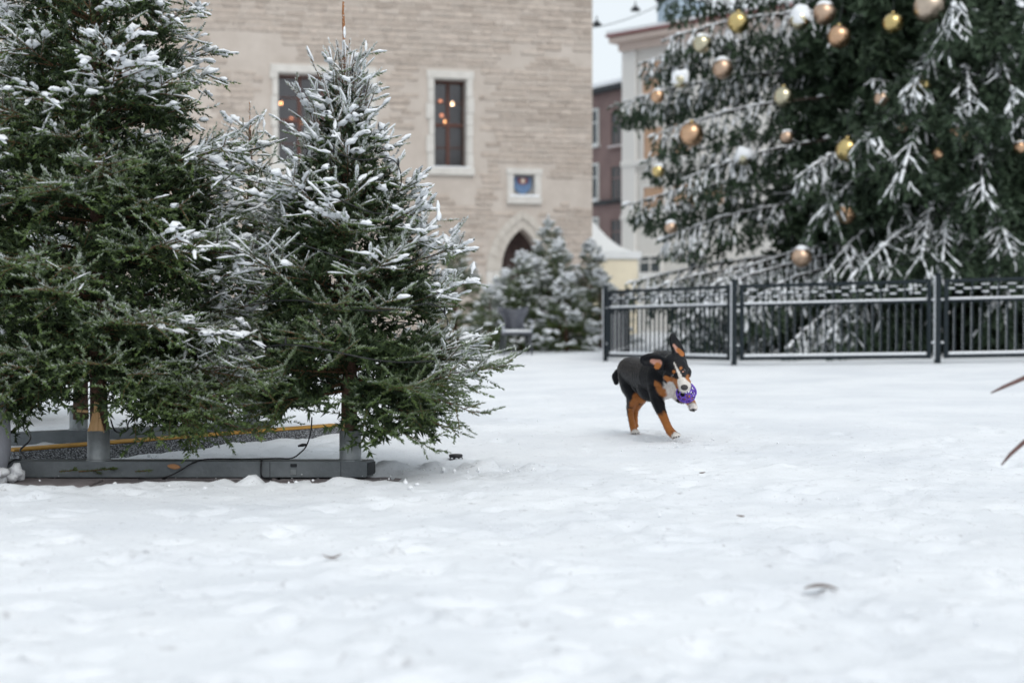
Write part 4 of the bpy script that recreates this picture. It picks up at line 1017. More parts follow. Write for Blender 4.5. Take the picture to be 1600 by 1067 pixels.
# baubles
def metal(name, col, rough): return mat(name, col, rough, metal=1.0, var=.12, vscale=5, bump=.06, bscale=9)
B_GOLD = metal('gold_bauble', (0.56, 0.43, 0.19), .18); B_COP = metal('copper_bauble', (0.55, 0.35, 0.22), .26); B_ROSE = metal('rose_bauble', (0.52, 0.37, 0.27), .34)
B_CHAM = metal('champagne_bauble', (0.50, 0.41, 0.33), .32); B_PALE = metal('pale_gold_bauble', (0.50, 0.46, 0.33), .14)
unit = {}
def bauble(px, py, rpx, m_, label, snow=0, front=.25):
    z = CAM_Z + (HOR - py) / F_PX * 21; dx = abs(PX(px, 21.5) - GX); Rr = RZ(z) * .93
    D = GD - math.sqrt(max(.2, Rr * Rr - dx * dx)) - front if dx < Rr else GD - .6
    D -= .75 * float(ss(1290, 1240, px)); D = min(D, 22.7)
    r = rpx / F_PX * D; c = P(px, py, D)
    if 'ball' not in unit:
        mb_ = MB(); prof = [(max(.001, math.sin(t)), -math.cos(t)) for t in np.linspace(0, math.pi, 19)]
        mb_.lathe(prof, 30); unit['ball'] = mb_
    mb_ = unit['ball']; me = bpy.data.meshes.new('ball'); me.from_pydata([(x * r, y * r, z_ * r) for x, y, z_ in mb_.v], [], mb_.f)
    me.polygons.foreach_set('use_smooth', np.ones(len(me.polygons), bool)); me.materials.append(m_)
    e_ = empty('bauble', c, random.random() * 6, label, 'bauble', 'baubles on the great spruce')
    o_ = bpy.data.objects.new('ball', me); COL.objects.link(o_); o_.parent = e_
    m = MB(); m.lathe([(r * .20, r * .95), (r * .20, r * 1.12), (r * .06, r * 1.16)], 12); m.build('cap', B_GOLD, e_, True)
    m = MB(); m.tube([(r * .10 * math.cos(t), 0, r * 1.24 + r * .10 * math.sin(t)) for t in np.linspace(0, 6.0, 9)] + [(0, 0, r * 1.34), (.02, .1, r * 1.34 + .28)], r * .025 + .002, 5); m.build('hanger', M_DARK, e_)
    if snow:
        Vs, Fs = [], []; n, k = 16, 7
        for i in range(k):
            t = (.06 + .94 * i / (k - 1)) * (.62 + .40 * snow if snow < 1 else 2.1)
            for j in range(n):
                a = 2 * math.pi * j / n; rr = r * (1.04 + .28 * min(snow, 1) * math.cos(min(t, 1.5)) + (.10 if snow < 1 else .42) * mnoise.noise(Vector((1.6 * math.cos(a) * math.sin(t) + px, 1.6 * math.sin(a) * math.sin(t), 1.6 * math.cos(t)))) + (0 if snow < 1 else .12 * mnoise.noise(Vector((5 * math.cos(a) * math.sin(t) + px, 5 * math.sin(a) * math.sin(t), 5 * math.cos(t))))))
                tt = t + (.55 * mnoise.noise(Vector((2.2 * math.cos(a) + px, 2.2 * math.sin(a), 9))) if i == k - 1 else 0)
                if i == k - 1: rr = r * 1.004
                Vs.append((rr * math.sin(tt) * math.cos(a), rr * math.sin(tt) * math.sin(a), rr * math.cos(tt)))
        for i in range(k - 1):
            for j in range(n): Fs.append((i * n + j, (i + 1) * n + j, (i + 1) * n + (j + 1) % n, i * n + (j + 1) % n))
        Fs.append(tuple(range(n)))
        me = bpy.data.meshes.new('snow_cap'); me.from_pydata(Vs, [], Fs); me.polygons.foreach_set('use_smooth', np.ones(len(me.polygons), bool)); me.materials.append(M_SNOW)
        o_ = bpy.data.objects.new('snow_cap', me); COL.objects.link(o_); o_.parent = e_
BAUBLES = [(1152, 38, 17, B_GOLD, 0, 'gold bauble near the top left edge of the great spruce'), (1096, 71, 15, B_PALE, .3, 'pale gold bauble below left of the top gold one'),
  (1128, 109, 16, B_ROSE, .4, 'rose bauble at the bough tip right of the peach shutter'), (1223, 153, 16, B_PALE, 0, 'mirror pale gold bauble alone among dark hanging twigs'),
  (1080, 211, 19, B_COP, 0, 'large copper bauble hanging at the left outline of the great spruce'), (1028, 268, 10, B_GOLD, .6, 'small snow capped gold bauble at the far left bough tip'),
  (1027, 152, 11, B_COP, .4, 'small copper bauble below the upper left bough tip'), (1286, 24, 18, B_ROSE, .3, 'rose bauble upper of a touching pair at the top'),
  (1309, 60, 18, B_COP, 0, 'copper bauble lower of a touching pair at the top'), (1393, 39, 16, B_GOLD, 0, 'gold mirror bauble left of the largest champagne one'),
  (1450, 14, 25, B_CHAM, 0, 'largest bauble, dull champagne, at the top edge'), (1437, 136, 15, B_GOLD, 0, 'gold bauble beside the snowy hanging bough right of centre'),
  (1376, 156, 12, B_ROSE, .3, 'small rose bauble left of the gold one by the snowy bough'), (1323, 236, 19, B_GOLD, 0, 'large gold bauble in the middle of the great spruce'),
  (1321, 335, 16, B_COP, .2, 'copper bauble under a snowy bough tip in the lower middle'), (1252, 402, 16, B_ROSE, .4, 'lowest bauble, rose copper, just above the fence'),
  (1497, 209, 16, B_COP, .9, 'copper bauble half covered by snow on the hanging bough'), (1591, 231, 10, B_COP, .2, 'small copper bauble at the right edge of the picture'),
  (1228, 215, 10, B_ROSE, .5, 'small rose bauble half hidden below the mirror pale gold one'), (1463, 243, 9, B_COP, 0, 'tiny copper bauble under the snow covered copper one'),
  (1248, 34, 16, B_PALE, 1.5, 'bauble buried under a thick snow clump at the top'), (1062, 127, 13, B_PALE, 1.4, 'bauble under a white snow cap near the left bough tip'),
  (1162, 247, 13, B_PALE, 1.4, 'snow capped bauble in the left middle of the great spruce'), (1408, 201, 8, B_ROSE, 0, 'tiny rose bauble in the dark middle of the great spruce'), (1048, 356, 10, B_ROSE, .8, 'snowy rose bauble on the long low left bough')]
for (px, py, rp, m_, sn, lab) in BAUBLES: bauble(px, py, rp, m_, lab, sn)

# ------------------------------------------------------------------ iron fence
def fence_panel(a, b, label, H=1.08):
    """panel between two posts; local x along, y towards us, z up"""
    A, B = Vector(a), Vector(b); d = (B - A); L_ = math.hypot(d.x, d.y); slope = d.z / L_
    e_ = empty('iron_fence', A, math.atan2(d.y, d.x), label, 'fence', 'iron fence round the great spruce')
    x0, x1 = .10, L_ - .10; zb, zt_, zm = .11, H - .02, H - .28
    def bx(name, p, q_, mt=M_IRON, par=e_, c=.004):
        m = MB(); m.bbox(p, q_, c)
        m.v = [(x, y, z + slope * x) for x, y, z in m.v]
        return m.build(name, mt, par)
    bx('top_rail', (x0, -.02, zt_ - .045), (x1, .02, zt_)); bx('middle_rail', (x0, -.016, zm - .03), (x1, .016, zm)); bx('bottom_rail', (x0, -.018, zb - .045), (x1, .018, zb))
    bx('stile', (x0 - .025, -.021, zb - .047), (x0 + .03, .021, zt_ + .002)); bx('stile', (x1 - .03, -.021, zb - .047), (x1 + .025, .021, zt_ + .002))
    bx('rail_snow', (x0 + .03, -.016, zm + .001), (x1 - .03, .019, zm + .026), M_SNOW, e_, .008); bx('rail_snow', (x0 + .03, -.02, zb + .001), (x1 - .03, .024, zb + .035), M_SNOW, e_, .01)
    for zz in (zm - .02, .24):
        bx('bracket', (.03, -.012, zz - .012), (x0 - .02, .012, zz + .012)); bx('bracket', (x1 + .02, -.012, zz - .012), (L_ - .03, .012, zz + .012))
        bx('bracket_snow', (.035, -.014, zz + .013), (x0 - .022, .016, zz + .036), M_SNOW, e_, .006); bx('bracket_snow', (x1 + .022, -.014, zz + .013), (L_ - .035, .016, zz + .036), M_SNOW, e_, .006)
    n = max(6, int(round((x1 - x0) / .104 / 3)) * 3); st = (x1 - x0) / n
    short = tall = ring = None
    for i in range(1, n):
        x = x0 + i * st; through = i % 3 == 0; top = (zt_ - .045) if through else (zm - .03)
        m = MB(); m.bbox((x - .011, -.011, zb + slope * x), (x + .011, .011, top + slope * x), .003); bar = m.build('bar', M_IRON, e_)
        m = MB(); m.bbox((x - .0145, .003, zb + .02 + slope * x), (x - .001, .0155, top - random.uniform(0, .08) + slope * x), .002); m.build('bar_snow', M_SNOW, bar)
    zc = H - .155; hs = .054
    for i in range(0, n, 3):
        xc = x0 + (i + 1.5) * st; m = MB(); zz = zc + slope * xc
        for (u0, u1, w0, w1) in ((-hs, hs, hs - .014, hs), (-hs, hs, -hs, -hs + .014), (-hs, -hs + .014, -hs + .0141, hs - .0141), (hs - .014, hs, -hs + .0141, hs - .0141)):
            m.bbox((xc + u0, -.009, zz + w0), (xc + u1, .009, zz + w1), .002)
        rg = m.build('square_ring', M_IRON, e_)
        m = MB(); m.bbox((xc - hs + .014, -.009, zz - hs + .015), (xc + hs - .014, .012, zz - hs + .031), .004); m.build('ring_snow', M_SNOW, rg)
        m = MB(); m.bbox((xc - hs, -.009, zz + hs + .001), (xc + hs, .012, zz + hs + .014), .004); m.build('ring_snow', M_SNOW, rg)
        for (u0, u1) in ((i * st + x0 + .011, xc - hs - .001), (xc + hs + .001, (i + 3) * st + x0 - .011)):
            if u1 - u0 < .01: continue
            m = MB(); m.bbox((u0, -.007, zz - .007), (u1, .007, zz + .007), .002); lk = m.build('link_bar', M_IRON, e_)
            m = MB(); m.bbox((u0, -.008, zz + .0075), (u1, .011, zz + .024), .004); m.build('link_snow', M_SNOW, lk)
    return e_
def fence_post(p, label, H=1.12):
    e_ = empty('fence_post', p, 0, label, 'post', 'posts of the iron fence')
    m = MB(); m.bbox((-.034, -.034, -.06), (.034, .034, H), .004); m.build('shaft', M_IRON, e_)
    m = MB(); m.bbox((-.043, -.043, H + .001), (.043, .043, H + .014), .004); m.build('cap', M_IRON, e_)
    m = MB(); m.bbox((-.044, -.02, .05), (-.0345, .0335, H - .02), .003); m.build('post_snow', M_SNOW, e_)
def gp(px, D):
    x = PX(px, D); return Vector((x, D, float(g(x, D))))
pL, pM, pR = gp(946, 21.4), gp(1147, 18.75), gp(1465, 17.9); dv = (pR - pM); pRR = pR + Vector((2.7, -.45, 0)); pRR.z = float(g(pRR.x, pRR.y)); pBack = pL + Vector((.55, 2.7, 0)); pBack.z = float(g(pBack.x, pBack.y))
fence_post(pL, 'corner post at the left end of the iron fence, beside the far spruces'); fence_post(pM, 'iron fence post right behind the running dog'); fence_post(pR, 'iron fence post in front of the great trunk, right'); fence_post(pRR, 'iron fence post just outside the right edge'); fence_post(pBack, 'rear iron fence post seen through the left panel')
fence_panel(pL, pM, 'receding iron fence panel left of the dog post'); fence_panel(pM, pR, 'wide frontal iron fence panel with snowy rails, middle'); fence_panel(pR, pRR, 'iron fence panel cut by the right edge of the picture'); fence_panel(pBack, pL, 'iron fence panel running back from the left corner post')
# ------------------------------------------------------------------ stands, cable ramp, cables
def stand(name, a, b, tubes, label, h=.070, w=.10):
    A, B = Vector(a), Vector(b); d = B - A; L_ = d.length
    e_ = empty(name, A, math.atan2(d.y, d.x), label, 'stand')
    m = MB(); sk = .026      # the free end is cut slightly askew
    m.add([(0, -w / 2, 0), (L_ - sk, -w / 2, 0), (L_, w / 2, 0), (0, w / 2, 0), (0, -w / 2, h), (L_ - sk, -w / 2, h), (L_, w / 2, h), (0, w / 2, h)],
          [(0, 3, 2, 1), (4, 5, 6, 7), (0, 1, 5, 4), (2, 3, 7, 6), (3, 0, 4, 7), (1, 2, 6, 5)])
    bm = m.build('beam', M_BEAM, e_)
    bv = bm.modifiers.new('edge', 'BEVEL'); bv.width = .004; bv.segments = 2
    m = MB(); m.add([(L_ - sk + .003, -w / 2 + .010, .008), (L_ + .001, w / 2 - .008, .008), (L_ + .001, w / 2 - .008, h - .008), (L_ - sk + .003, -w / 2 + .010, h - .008),
                     (L_ - sk + .006, -w / 2 + .010, .008), (L_ + .004, w / 2 - .008, .008), (L_ + .004, w / 2 - .008, h - .008), (L_ - sk + .006, -w / 2 + .010, h - .008)],
                    [(4, 5, 6, 7), (0, 1, 5, 4), (1, 2, 6, 5), (2, 3, 7, 6), (3, 0, 4, 7)]); m.build('end_cap', M_DARK, e_)
    for t in tubes:
        m = MB(); r, th = .0475, .13
        m.lathe([(r, h - .002), (r, h + th), (r - .004, h + th + .001), (r - .004, h + .02)], 28, (t, 0, 0), cap=False); tb = m.build('socket_tube', M_STEEL, e_, True)
        m = MB(); m.lathe([(r + .006, h - .001), (r + .006, h + .004), (r, h + .007)], 28, (t, 0, 0), cap=False); m.build('weld_collar', M_STEEL, tb, True)
    return e_
yb = 6.17
def along(x): return x - (-3.4)
st1 = stand('steel_tree_stand', (-3.4, yb, -.012), (PX(585, 6.22), yb, -.012), [along(small_loc[0]), along(big_loc[0])], 'long grey steel beam with two socket tubes holding the front spruces')
m = MB(); m.bbox((along(PX(459, 6.12)) - .016, -.0555, .046), (along(PX(459, 6.12)) + .012, -.0505, .060), .002); m.build('slot', M_DARK, st1)
m = MB(); m.bbox((along(PX(459, 6.12)) - .018, -.0535, .012), (along(PX(459, 6.12)) + .010, -.0505, .036), .002); m.build('plate', M_STEEL, st1)
for px in (421, 532):
    m = MB(); m.bbox((along(PX(px, 6.12)) - .0012, -.0515, .002), (along(PX(px, 6.12)) + .0012, -.0495, .068), .0004); m.build('seam', M_DARK, st1)
a2, b2 = Vector((PX(-40, 7.35), 7.35, 0)), Vector((PX(425, 8.22), 8.22, 0)); L2 = (b2 - a2).length
ux = (b2 - a2).normalized()
stand('steel_tree_stand', a2, b2, [(Vector((PX(125, dD), dD, 0)) - a2).dot(ux), (Vector(c_loc) - a2).dot(ux)], 'rear grey steel beam stand partly hidden under the tall spruce')
# cable ramp
rp = empty('cable_ramp', (PX(14, 6.55), 6.55, 0), 0, 'black rubber cable ramp with yellow lid lying between the steel beams', 'cable ramp')
rA, rB = Vector((PX(10, 6.62), 6.62, 0)), Vector((PX(527, 8.12), 8.12, 0)); d = rB - rA; rp.location = rA; rp.rotation_euler = (0, 0, math.atan2(d.y, d.x)); RL = d.length
sl_n = 4
for k in range(sl_n):
    x0, x1 = RL * k / sl_n + .004, RL * (k + 1) / sl_n - .004
    m = MB(); m.add([(x0, -.20, -.01), (x1, -.20, -.01), (x1, .16, -.01), (x0, .16, -.01), (x0, -.055, .052), (x1, -.055, .052), (x1, .05, .052), (x0, .05, .052)],
                    [(0, 3, 2, 1), (4, 5, 6, 7), (0, 1, 5, 4), (1, 2, 6, 5), (2, 3, 7, 6), (3, 0, 4, 7)]); sgm = m.build('segment', M_RUBBER, rp)
    m = MB(); m.bbox((x0 + .003, -.050, .0525), (x1 - .003, .045, .064), .003); m.build('lid', M_YELLOW, sgm)
def crumbs(name, centres, rad, parent, rs_, sub=1):
    """small rounded lumps of snow"""
    bm = bmesh.new(); bmesh.ops.create_icosphere(bm, subdivisions=sub, radius=1); bm.verts.index_update()
    V0 = np.array([v.co[:] for v in bm.verts]); F0 = np.array([[v.index for v in f.verts] for f in bm.faces]); bm.free()
    n = len(centres); C_ = np.array(centres)
    V = V0[None] * (rad[:, None, None] * rs_.uniform(.55, 1.1, (n, 1, 3))) * rs_.uniform(.78, 1.2, (n, len(V0), 1)) + C_[:, None, :]
    F = F0[None] + (np.arange(n) * len(V0))[:, None, None]
    return link(name, np_mesh(name, V.reshape(-1, 3), F.reshape(-1, 3), True), parent, [M_SNOW])
rc = np.random.default_rng(91)
def cable(name, pts, r, label, n=6, sm=5):
    pts = [Vector(p) for p in pts]; out = []
    for i in range(len(pts) - 1):
        p0, p1, p2, p3 = pts[max(i - 1, 0)], pts[i], pts[i + 1], pts[min(i + 2, len(pts) - 1)]
        for k in range(sm):
            t = k / sm; out.append(.5 * ((2 * p1) + (p2 - p0) * t + (2 * p0 - 5 * p1 + 4 * p2 - p3) * t * t + (3 * p1 - p0 - 3 * p2 + p3) * t ** 3))
    out.append(pts[-1]); m = MB(); m.tube(out, r, n)
    o_ = m.build(name, M_CABLE, None, True); return tag(o_, label, 'cable')
top = .058 + .006
cable('power_cable', [P(487, 652, 6.2), P(485, 676, 6.22), P(478, 697, 6.2), P(468, 708, 6.18), P(455, 716, 6.16), (PX(430, 6.15), 6.15, top + .004), (PX(380, 6.16), 6.16, top), (PX(325, 6.14), 6.14, top + .002), (PX(300, 6.108), 6.108, .052), (PX(280, 6.10), 6.10, .02), (PX(255, 6.08), 6.08, -.006), (PX(215, 6.05), 6.05, -.008)], .0032,
      'black cable hanging from the small spruce down onto the steel beam')
cable('power_cable', [(PX(409, 6.2), 6.2, top - .002), (PX(408, 6.115), 6.115, top), (PX(407, 6.108), 6.108, .03), (PX(408, 6.10), 6.10, -.004), (PX(415, 6.06), 6.06, -.010), (PX(424, 6.05), 6.05, -.008)], .004, 'short black cable strapped round the steel beam')
cable('power_cable', [P(35, 655, 7.0), P(37, 672, 6.9), P(46, 680, 6.6), P(44, 690, 6.4), P(30, 704, 6.32), P(38, 714, 6.28), P(39, 722, 6.24), (PX(24, 6.15), 6.15, top), (PX(10, 6.108), 6.108, .045), (PX(2, 6.1), 6.1, .01), (PX(-12, 6.09), 6.09, -.006)], .0042, 'tangled black cable at the left end of the steel beam')
cable('power_cable', [P(172, 655, 6.3), P(178, 672, 6.3), P(188, 676, 6.35), P(198, 672, 6.4), P(200, 660, 6.45), P(214, 643, 6.5)], .0038, 'black cable looping beside the tall spruce trunk')
# plug on the hanging cable
m = MB(); m.tube([P(478, 695, 6.2), P(472, 695.5, 6.2), P(465, 697, 6.2)], [.0055, .0075, .004], 8); tag(m.build('cable_plug', M_CABLE, None, True), 'small dark plug sticking out from the hanging cable', 'plug')
# string of lights wound round the small spruce
prof_s = [(.25, .60), (.45, .66), (.7, .62), (1.0, .52), (1.25, .36), (1.45, .22), (1.6, .10), (2.04, .02)]
pts = []; rl = random.Random(3); n = 420; ja = [rl.uniform(.60, .80) for _ in range(60)]
for i in range(n):
    t = i / (n - 1); z = 1.76 - 1.35 * t; a = -1.2 + t * 6.28 * 6.5
    u_ = t * 58; k_ = int(u_); f_ = u_ - k_; f_ = f_ * f_ * (3 - 2 * f_); r = interp(z, prof_s) * (ja[k_] * (1 - f_) + ja[k_ + 1] * f_) if z < 1.5 else .035 + .03 * math.sin(a * 1.3) ** 2
    pts.append(Vector(small_loc) + Vector((r * math.cos(a) - .012 * z, r * math.sin(a), z - .022 * math.sin(a * 4) + .02 * math.sin(a * 2.3))))
ls = empty('light_string', small_loc, 0, 'dark string of unlit fairy lights wound round the small spruce', 'light string')
m = MB(); m.tube([p - Vector(small_loc) for p in pts], .0026, 5); m.build('wire', M_CABLE, ls)
for i in range(4, n, 15):
    p = pts[i] - Vector(small_loc); m = MB(); m.lathe([(.0045, 0), (.0052, .012), (.004, .020), (.0025, .030), (.0005, .034)], 7, p); m.build('bulb', M_CABLE, ls, True)

# ------------------------------------------------------------------ the dog
DOG_D = 7.98
def dp(x, y, dy=0.0): return P(x, y, DOG_D + dy)
PXM = F_PX / DOG_D
def build_dog():
    bm = bmesh.new()
    def ball(c, r, sc=(1, 1, 1), rotm=None):
        ret = bmesh.ops.create_icosphere(bm, subdivisions=3, radius=1)
        Mx = Matrix.Translation(c) @ (rotm.to_4x4() if rotm else Matrix.Identity(4)) @ Matrix.Diagonal((r * sc[0], r * sc[1], r * sc[2], 1))
        bmesh.ops.transform(bm, matrix=Mx, verts=ret['verts'])
    def chain(pts):
        for (c0, r0), (c1, r1) in zip(pts[:-1], pts[1:]):
            L_ = (c1 - c0).length; n = max(2, int(L_ / (min(r0, r1) * .35)) + 1)
            for k in range(n + 1):
                t = k / n; ball(c0.lerp(c1, t), r0 + (r1 - r0) * t)
    # trunk: rump far and left, chest near and right
    chain([(dp(984, 578, .20), .073), (dp(990, 580, .14), .082), (dp(1000, 584, .04), .086), (dp(1012, 587, -.06), .095), (dp(1024, 587, -.15), .102), (dp(1034, 588, -.22), .096), (dp(1041, 593, -.26), .078)])
    ball(dp(1004, 598, .0), .068); ball(dp(1018, 604, -.11), .085)       # deep chest line
    ball(dp(1040, 606, -.27), .062); ball(dp(1032, 604, -.22), .075)
    # neck and withers
    chain([(dp(1032, 572, -.20), .085), (dp(1042, 570, -.27), .078), (dp(1051, 573, -.33), .072)])
    # tail stub
    chain([(dp(975, 580, .27), .024), (dp(966, 582, .30), .023), (dp(961.5, 588, .31), .022), (dp(963, 597, .31), .017)])
    # hind leg nearer to us on the left side of the picture (dog's right)
    chain([(dp(982, 588, .16), .062), (dp(985, 603, .12), .056), (dp(990, 618, .07), .042), (dp(987, 630, .11), .029), (dp(984.5, 641, .17), .0205), (dp(986.5, 655, .155), .0185), (dp(989, 667, .145), .0195), (dp(992, 674, .125), .021)])
    ball(dp(994, 675.5, .105), .020, (1.1, 1.2, .75)); ball(dp(990, 676, .105), .016, (1, 1.2, .75))
    # other hind leg behind
    chain([(dp(994, 592, .14), .058), (dp(1001, 606, .10), .052), (dp(1004, 619, .06), .036), (dp(998, 630, .12), .026), (dp(993, 640, .20), .020), (dp(992, 652, .22), .019), (dp(992, 662, .22), .020)])
    ball(dp(993, 665, .20), .019, (1.1, 1.2, .75))
    # foreleg on the ground (dog's right)
    chain([(dp(1026, 592, -.22), .058), (dp(1026, 607, -.24), .049), (dp(1027, 622, -.24), .040), (dp(1031, 637, -.27), .031), (dp(1037, 651, -.30), .0245), (dp(1042, 663, -.32), .0220), (dp(1047, 673, -.34), .0235), (dp(1053, 679, -.365), .0235)])
    ball(dp(1057, 680, -.385), .022, (1.15, 1.2, .72)); ball(dp(1053, 682, -.385), .017, (1, 1.2, .72)); ball(dp(1060, 679, -.38), .015, (1, 1.2, .75))
    # raised foreleg (dog's left)
    chain([(dp(1050, 600, -.20), .050), (dp(1056, 612, -.24), .040), (dp(1064, 622, -.27), .030), (dp(1073, 622, -.33), .026), (dp(1079, 627, -.37), .024), (dp(1083, 635, -.40), .024)])
    ball(dp(1083, 638, -.415), .020, (1.2, 1.1, .8)); ball(dp(1087, 637, -.42), .014); ball(dp(1080, 639, -.43), .013); ball(dp(1084, 640, -.44), .012)
    # head: skull, cheeks, muzzle pointing down, right and towards us
    ball(dp(1054, 569, -.41), .066, (1.05, 1.0, .95)); ball(dp(1057, 577, -.44), .062, (1.08, .9, 1)); ball(dp(1048, 588, -.43), .044); ball(dp(1069, 582, -.42), .040)
    chain([(dp(1060, 584, -.46), .050), (dp(1064.5, 593, -.505), .041), (dp(1068, 599, -.545), .040), (dp(1069.5, 602.5, -.565), .036)])
    ball(dp(1050, 582, -.475), .018); ball(dp(1067, 575, -.475), .018)
    chain([(dp(1058, 598, -.43), .032), (dp(1063, 607, -.47), .024), (dp(1067, 616, -.50), .018)])       # lower jaw under the ball's rim
    # ears, flying: one swept out to the left, one straight up
    def ear(pts, wid, thick, nrm):
        for k in range(len(pts) - 1):
            for j in range(6):
                t = j / 6; c = pts[k].lerp(pts[k + 1], t); w = wid[k] + (wid[k + 1] - wid[k]) * t
                ax = (pts[k + 1] - pts[k]).normalized(); n_ = (nrm - ax * nrm.dot(ax)).normalized(); s_ = ax.cross(n_)
                rm = Matrix((ax, s_, n_)).transposed()
                ball(c, 1, (.012, w, thick), rm)
    ear([dp(1040, 571, -.43), dp(1030, 566, -.44), dp(1017, 563, -.445), dp(1007, 561.5, -.44), dp(1003.5, 561.5, -.44)], [.034, .044, .040, .026, .012], .0085, Vector((.1, -1, .25)))
    chain([(dp(1036, 560.5, -.44), .013), (dp(1026, 555.5, -.455), .012), (dp(1014, 555, -.455), .012), (dp(1004, 558.5, -.45), .012), (dp(1002.5, 564, -.45), .011), (dp(1008, 570, -.45), .010)])
    ear([dp(1064, 557, -.42), dp(1061, 546, -.41), dp(1055.5, 534, -.40), dp(1051.5, 525, -.395), dp(1050.5, 523, -.395)], [.028, .031, .025, .016, .010], .0105, Vector((.35, -1, 0)))
    chain([(dp(1055, 553, -.43), .011), (dp(1050, 540, -.415), .011), (dp(1048, 529, -.41), .010), (dp(1050, 523.5, -.405), .009)])
    me = bpy.data.meshes.new('dog_form'); bm.to_mesh(me); bm.free()
    tmp = bpy.data.objects.new('dog_form', me); COL.objects.link(tmp)
    rm = tmp.modifiers.new('r', 'REMESH'); rm.mode = 'VOXEL'; rm.voxel_size = .0058
    sm = tmp.modifiers.new('s', 'SMOOTH'); sm.iterations = 5; sm.factor = .5
    dg = bpy.context.evaluated_depsgraph_get(); ev = tmp.evaluated_get(dg)
    body = bpy.data.meshes.new_from_object(ev); bpy.data.objects.remove(tmp)
    body.name = 'body'
    n = len(body.vertices); V = np.empty(n * 3, np.float32); body.vertices.foreach_get('co', V); V = V.reshape(-1, 3).astype(float)
    # coat: black with tan and white markings
    BLACK, TAN, WHITE, PINK = np.array((.0065, .007, .009)), np.array((.34, .125, .035)), np.array((.66, .62, .58)), np.array((.42, .22, .17))
    C_ = np.tile(BLACK, (n, 1)); nz = np.array([mnoise.noise(Vector(v) * 38) for v in V]) * .010 + np.array([mnoise.noise(Vector(v) * 110) for v in V]) * .005
    def paint(col, c, r, soft=.008, sc=(1, 1, 1)):
        dist = np.linalg.norm((V - np.array(c)) / np.array(sc), axis=1) + nz
        k = ss(r + soft, r - soft, dist)[:, None]; C_[:] = C_ * (1 - k) + col * k
    def capsule(col, a, b, ra, rb, soft=.008):
        a = np.array(a); b = np.array(b); t = np.clip(((V - a) @ (b - a)) / ((b - a) @ (b - a)), 0, 1)
        dist = np.linalg.norm(V - a - t[:, None] * (b - a), axis=1) + nz - (ra + (rb - ra) * t)
        k = ss(soft, -soft, dist)[:, None]; C_[:] = C_ * (1 - k) + col * k
    capsule(TAN, dp(996, 617, .02), dp(991, 634, .07), .022, .030); capsule(TAN, dp(988, 640, .13), dp(990, 672, .12), .026, .040)     # near hind leg
    capsule(TAN, dp(1005, 612, .02), dp(1006, 626, .04), .036, .042); capsule(TAN, dp(998, 630, .12), dp(992, 666, .22), .04, .04)
    capsule(WHITE, dp(992, 674.5, .09), dp(995, 675, .09), .026, .024)
    capsule(TAN, dp(1037, 654, -.30), dp(1050, 680, -.36), .036, .034); capsule(WHITE, dp(1055.5, 681, -.40), dp(1060, 681, -.39), .022, .02)
    capsule(TAN, dp(1071, 619, -.33), dp(1083, 634, -.39), .042, .030); capsule(WHITE, dp(1082, 637, -.42), dp(1087, 638, -.42), .030, .026)
    paint(WHITE, dp(1049, 607, -.32), .058, .01, (.85, 1, 1)); capsule(WHITE, dp(1047, 612, -.30), dp(1046, 624, -.25), .042, .036)     # chest
    capsule(TAN, dp(1027, 601, -.31), dp(1037, 613, -.31), .020, .026)
    # face and ear markings, laid out over the front of the head
    VX = 800 + V[:, 0] / V[:, 1] * F_PX; VY = HOR - (V[:, 2] - CAM_Z) / V[:, 1] * F_PX; VD = V[:, 1] - DOG_D
    def mark(col, a, b, ra, rb, d0, d1, soft=1.0):
        ax, ay = a; bx_, by = b; L2_ = max(1e-6, (bx_ - ax) ** 2 + (by - ay) ** 2); t = np.clip(((VX - ax) * (bx_ - ax) + (VY - ay) * (by - ay)) / L2_, 0, 1)
        dist = np.hypot(VX - ax - t * (bx_ - ax), VY - ay - t * (by - ay)) + nz * 60 - (ra + (rb - ra) * t)
        k = (ss(soft, -soft, dist) * (VD > d0) * (VD < d1))[:, None]; C_[:] = C_ * (1 - k) + col * k
    mark(TAN, (1040, 590), (1058, 600), 3.5, 7.5, -.62, -.36); mark(TAN, (1075, 588), (1076, 598), 3.0, 5.0, -.62, -.36)
    mark(WHITE, (1053, 566), (1063, 588), .7, 2.6, -.62, -.40, .7); mark(WHITE, (1065.5, 596.5), (1070, 604), 7.2, 10.5, -.70, -.44)
    mark(WHITE, (1048, 604), (1052, 618), 8, 8, -.50, -.15)
    mark(TAN, (1053, 581), (1053.4, 580.5), 2.6, 2.6, -.62, -.42, .7); mark(TAN, (1063.8, 575.3), (1064, 575), 2.5, 2.5, -.62, -.42, .7)
    mark(PINK, (1019, 564), (1029, 567), 3.2, 5.5, -.56, -.435); mark(TAN, (1028, 571), (1024, 579), 5, 3, -.56, -.40)
    mark(PINK, (1053, 539), (1059, 548), 1.6, 3.0, -.56, -.40); mark(TAN, (1060, 547), (1066, 553), 3.2, 3.6, -.56, -.39)
    mark(PINK * 1.3, (1049.6, 587.6), (1050, 587.8), 1.1, 1.1, -.62, -.40, .5); mark(PINK * 1.2, (1067.6, 580.6), (1068, 580.4), .9, .9, -.62, -.40, .5)
    def on_front(x, y):
        k = np.argmin(np.hypot(VX - x, VY - y) + (VD - VD.min()) * 30); return Vector(V[k])
    paint(PINK * .6, dp(1001, 614, .0), .018, .01)
    a = body.color_attributes.new('Col', 'FLOAT_COLOR', 'POINT'); a.data.foreach_set('color', np.concatenate([C_, np.ones((n, 1))], 1).astype(np.float32).ravel())
    body.polygons.foreach_set('use_smooth', np.ones(len(body.polygons), bool))
    m_coat = attr_material('dog_coat', 'Col', .40, .2, 160.0, .16)
    m_fur = attr_material('dog_fur', 'Col', .5, 0, 160.0, .08)
    body.materials.clear(); body.materials.append(m_coat)
